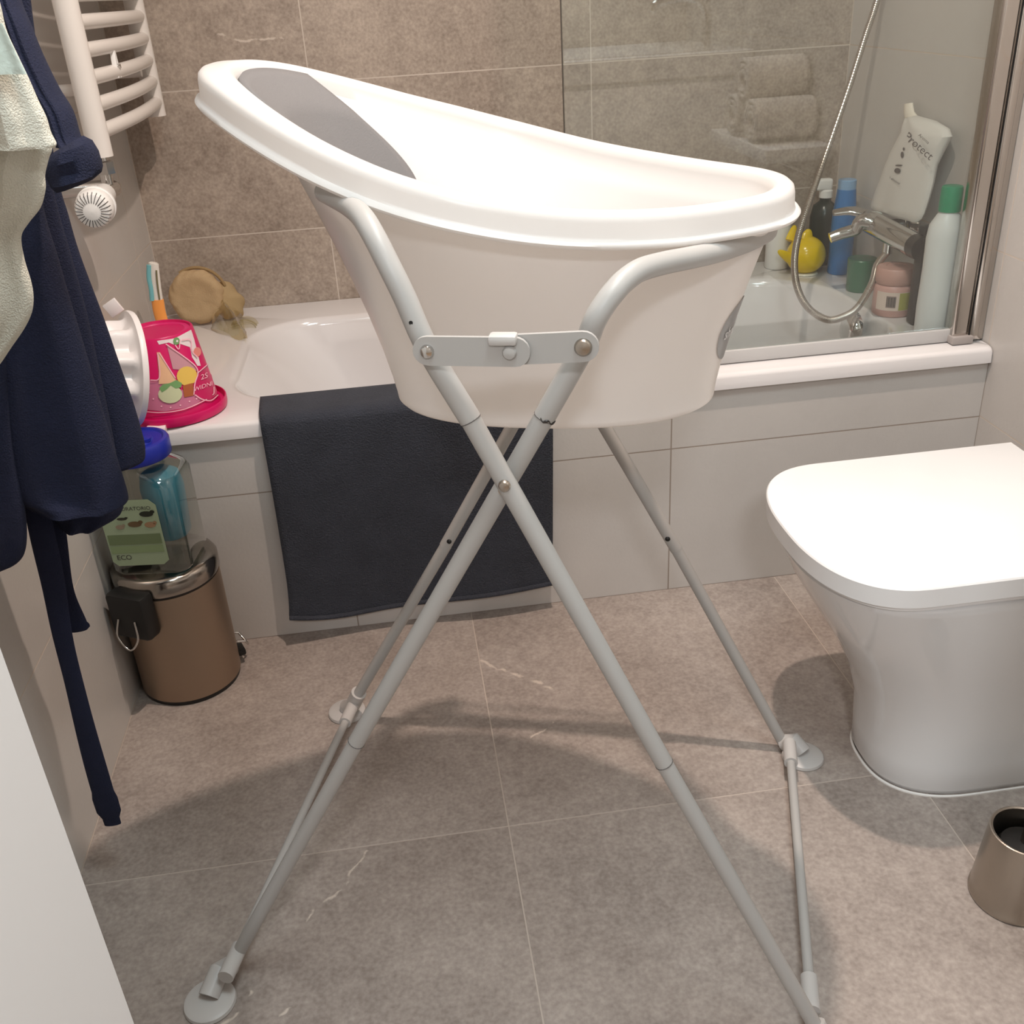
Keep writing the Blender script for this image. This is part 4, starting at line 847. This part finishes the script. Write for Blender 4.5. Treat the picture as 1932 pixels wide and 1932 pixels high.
ho = Vector((1.497, -.425, .566)); v, f = tube([ho, ho + Vector((0, 0, -.022))], .0095, 18); obj('hose_nut', v, f, M_chrome, mx_)
hs_ = thing('shower_hose', 'ribbed metal shower hose looping down from the tap', 'hose', (1.42, -.38, .45))
HP = [ho + Vector((0, 0, -.02)), ony(1655, 500, -.435), ony(1645, 535, -.455), ony(1618, 580, -.485), ony(1590, 598, -.50), ony(1560, 603, -.505), ony(1526, 582, -.49), ony(1506, 548, -.46), ony(1499, 505, -.42), ony(1504, 455, -.375), ony(1524, 388, -.32), ony(1555, 300, -.265), ony(1600, 170, -.22), ony(1632, 70, -.19), ony(1655, 0, -.17), ony(1690, -130, -.14), Vector((1.545, -.12, 1.25))]
P = catmull(HP, 40); v, f = tube(P, .0066, 12, rfun=lambda t, n_=len(P): .0066); 
rs = []
v, f = tube(P, .0066, 12, rfun=None)
obj('hose_pipe', v, f, mat('hose_metal', (196, 188, 180), .28, 1), hs_)
rv_, rf_ = [], []
for i in range(2, len(P) - 2, 2):
    d = (P[i + 1] - P[i - 1]).normalized(); v, f = lathe([(.0066, -.0011), (.0073, 0), (.0066, .0011)], P[i], 10, d, False, False); rv_, rf_ = join((rv_, rf_), (v, f))
o = obj('hose_ribs', rv_, rf_, MATS['hose_metal'], hs_); o['kind'] = 'stuff'
sb = thing('shower_bar', 'chrome shower riser bar on the right wall', 'shower bar', (1.54, -.12, 1.25))
v, f = tube([Vector((1.535, -.10, 1.2)), Vector((1.535, -.10, 1.85))], .009, 18); obj('bar', v, f, M_chrome, sb)
for z in (1.22, 1.83):
    v, f = tube([Vector((1.535, -.10, z)), Vector((RW - .001, -.10, z))], .011, 18); obj('bracket', v, f, M_chrome, sb)
v, f = tube([Vector((1.545, -.12, 1.25)), Vector((1.52, -.14, 1.42)), Vector((1.49, -.17, 1.48))], .012, 18); obj('hand_shower', v, f, M_chrome, sb)

# ------------------------------------------------------------------ cream tube leaning on the wall above the tap
ct = thing('cream_tube', 'white crumpled cream tube leaning on the wall above the tap', 'cream tube', onx(1695, 400, 1.53))
CS = [((1708, 196), (1721, 194)), ((1707, 204), (1722, 202)), ((1707, 214), (1724, 211)), ((1708, 224), (1730, 218)), ((1709, 236), (1760, 228)), ((1704, 250), (1787, 243)), ((1696, 264), (1793, 258)), ((1682, 290), (1780, 283)), ((1673, 312), (1766, 312)), ((1664, 336), (1760, 345)), ((1653, 362), (1752, 376)), ((1645, 384), (1744, 402)), ((1645, 391), (1738, 414)), ((1651, 397), (1730, 420))]
secs = []
def cx_(t): return 1.552 - .028 * t
for i, (a, b) in enumerate(CS):
    t = i / (len(CS) - 1); secs.append((onx(*a, cx_(t) + .004), onx(*b, cx_(t) + .004), (.006 if i < 4 else .012 + .010 * math.sin(PI * min(1, t)) if i < len(CS) - 1 else .008)))
v, f = loft_sec(secs[3:], 36, .0012, 2, nrm=Vector((-1, 0, 0))); obj('body', v, f, mat('tube_white', (222, 218, 212), .4), ct)
v, f = loft_sec(secs[:4], 24, 0, nrm=Vector((-1, 0, 0))); obj('nozzle', v, f, mat('nozzle_cream', (232, 224, 210), .4), ct)
def tp(px, py, off=0):
    i = 4
    while i < len(CS) - 2 and (CS[i + 1][0][1] + CS[i + 1][1][1]) / 2 < py: i += 1
    m0 = (CS[i][0][1] + CS[i][1][1]) / 2; m1 = (CS[i + 1][0][1] + CS[i + 1][1][1]) / 2; k = (py - m0) / (m1 - m0); t = (i + k) / (len(CS) - 1)
    l_ = CS[i][0][0] * (1 - k) + CS[i + 1][0][0] * k; r_ = CS[i][1][0] * (1 - k) + CS[i + 1][1][0] * k; s_ = max(-.95, min(.95, (px - (l_ + r_) / 2) / ((r_ - l_) / 2)))
    return onx(px, py, cx_(t) + .004 - (.012 + .010 * math.sin(PI * t)) * math.sqrt(1 - s_ * s_) - .0042)
for s_, cx, cy, sz, an in (('Protect', 1733, 276, 22, .72), ('Aroma', 1743, 262, 9, .72), ('with almond', 1684, 338, 6.5, .6)):
    tv, tf = text_geo(s_, sz); ca, sa = math.cos(an), math.sin(an)
    obj('printed_text', [tp(cx + p.x * ca + p.y * sa, cy + p.x * sa - p.y * ca) for p in tv], tf, mat('tube_ink', (92, 84, 82), .6), ct)
for cx, cy, rx, ry in ((1685, 298, 4, 2), (1702, 292, 3, 6), (1705, 281, 2, 3), (1693, 322, 6, 5), (1696, 312, 7, 1.5)):
    v, f = poly_geo(circ(cx, cy, rx, ry, 12), 0); obj('printed_flower', [tp(p.x, p.y) for p in v], f, MATS['tube_ink'], ct)

# ------------------------------------------------------------------ behind the viewer: washstand and towel shelf (seen mirrored in the glass screen)
vn = thing('washstand', 'white wall-hung washstand with two doors beside the viewer', 'washstand', (1.28, -2.2, .45))
box('carcass', 1.02, RW - .002, -2.50, -1.93, .38, .80, M_lid, vn, bev=.003)
for y0, y1 in ((-2.495, -2.22), (-2.21, -1.935)):
    d_ = box('door', 1.0, 1.019, y0, y1, .385, .795, M_lid, vn, bev=.002); v, f = tube([Vector((.992, (y0 + y1) / 2 - .06, .74)), Vector((.992, (y0 + y1) / 2 + .06, .74))], .005, 12); obj('handle', v, f, M_chrome, d_)
ws = thing('washbasin', 'white rectangular ceramic washbasin on the washstand', 'washbasin', (1.28, -2.2, .8))
v, f = rings([rrect(.99, RW - .002, -2.51, -1.925, .02, .801), rrect(.985, RW - .002, -2.515, -1.92, .02, .806), rrect(.985, RW - .002, -2.515, -1.92, .02, .862), rrect(.99, RW - .004, -2.51, -1.925, .02, .866), rrect(1.03, 1.43, -2.46, -1.97, .06, .866), rrect(1.04, 1.42, -2.45, -1.98, .06, .858), rrect(1.10, 1.38, -2.38, -2.05, .08, .818), rrect(1.15, 1.34, -2.3, -2.12, .06, .810)], True, True, True); obj('basin_bowl', v, f, M_ceramic, ws)
ft = thing('basin_tap', 'chrome curved tap standing on the washbasin', 'tap', (1.50, -2.2, .866))
v, f = tube(catmull([Vector((1.47, -2.05, .866)), Vector((1.47, -2.05, .95)), Vector((1.45, -2.05, .985)), Vector((1.40, -2.05, 1.0)), Vector((1.33, -2.05, .99)), Vector((1.31, -2.05, .97))], 6), .013, 18); obj('spout', v, f, M_chrome, ft)
v, f = tube([Vector((1.47, -2.05, .985)), Vector((1.49, -2.05, 1.03))], .008, 14); obj('lever', v, f, M_chrome, ft)
sh = thing('towel_shelf', 'white wall shelf on the right wall holding white towels', 'shelf', (1.49, -1.56, .67))
box('board', 1.405, RW - .001, -1.78, -1.36, .655, .685, M_lid, sh, bev=.002)
for y in (-1.7, -1.44):
    v, f = tube([Vector((RW - .001, y, .60)), Vector((1.45, y, .654))], .006, 12); obj('bracket', v, f, M_chrome, sh)
M_wt = mat('white_terry', (225, 220, 214), .95, bump=.8, bscale=300)
for i, (x, y, z, a, lb_) in enumerate(((1.485, -1.63, .735, .0, 'rolled white towel on the shelf, nearer the washstand'), (1.485, -1.49, .735, .1, 'rolled white towel on the shelf, nearer the shower screen'), (1.485, -1.56, .822, .05, 'rolled white towel on top of the two others'))):
    tt_ = thing('rolled_towel', lb_, 'towel', (x, y, z - .05), 'rolled towels on the shelf')
    sp = []
    for k in range(70):
        th = k / 69 * 2 * PI * 2.6; r_ = .049 - .033 * (1 - k / 69); sp.append((r_ * math.cos(th), r_ * math.sin(th)))
    v = [Vector((x + sx, y + px, z + pz_)) for sx in (-.075, -.07, .07, .075) for px, pz_ in sp]; n_ = 70
    f = [(j * n_ + k, j * n_ + k + 1, (j + 1) * n_ + k + 1, (j + 1) * n_ + k) for j in range(3) for k in range(n_ - 1)]
    o = obj('roll', v, f, M_wt, tt_); sd = o.modifiers.new('s', 'SOLIDIFY'); sd.thickness = .010; sd.offset = 0
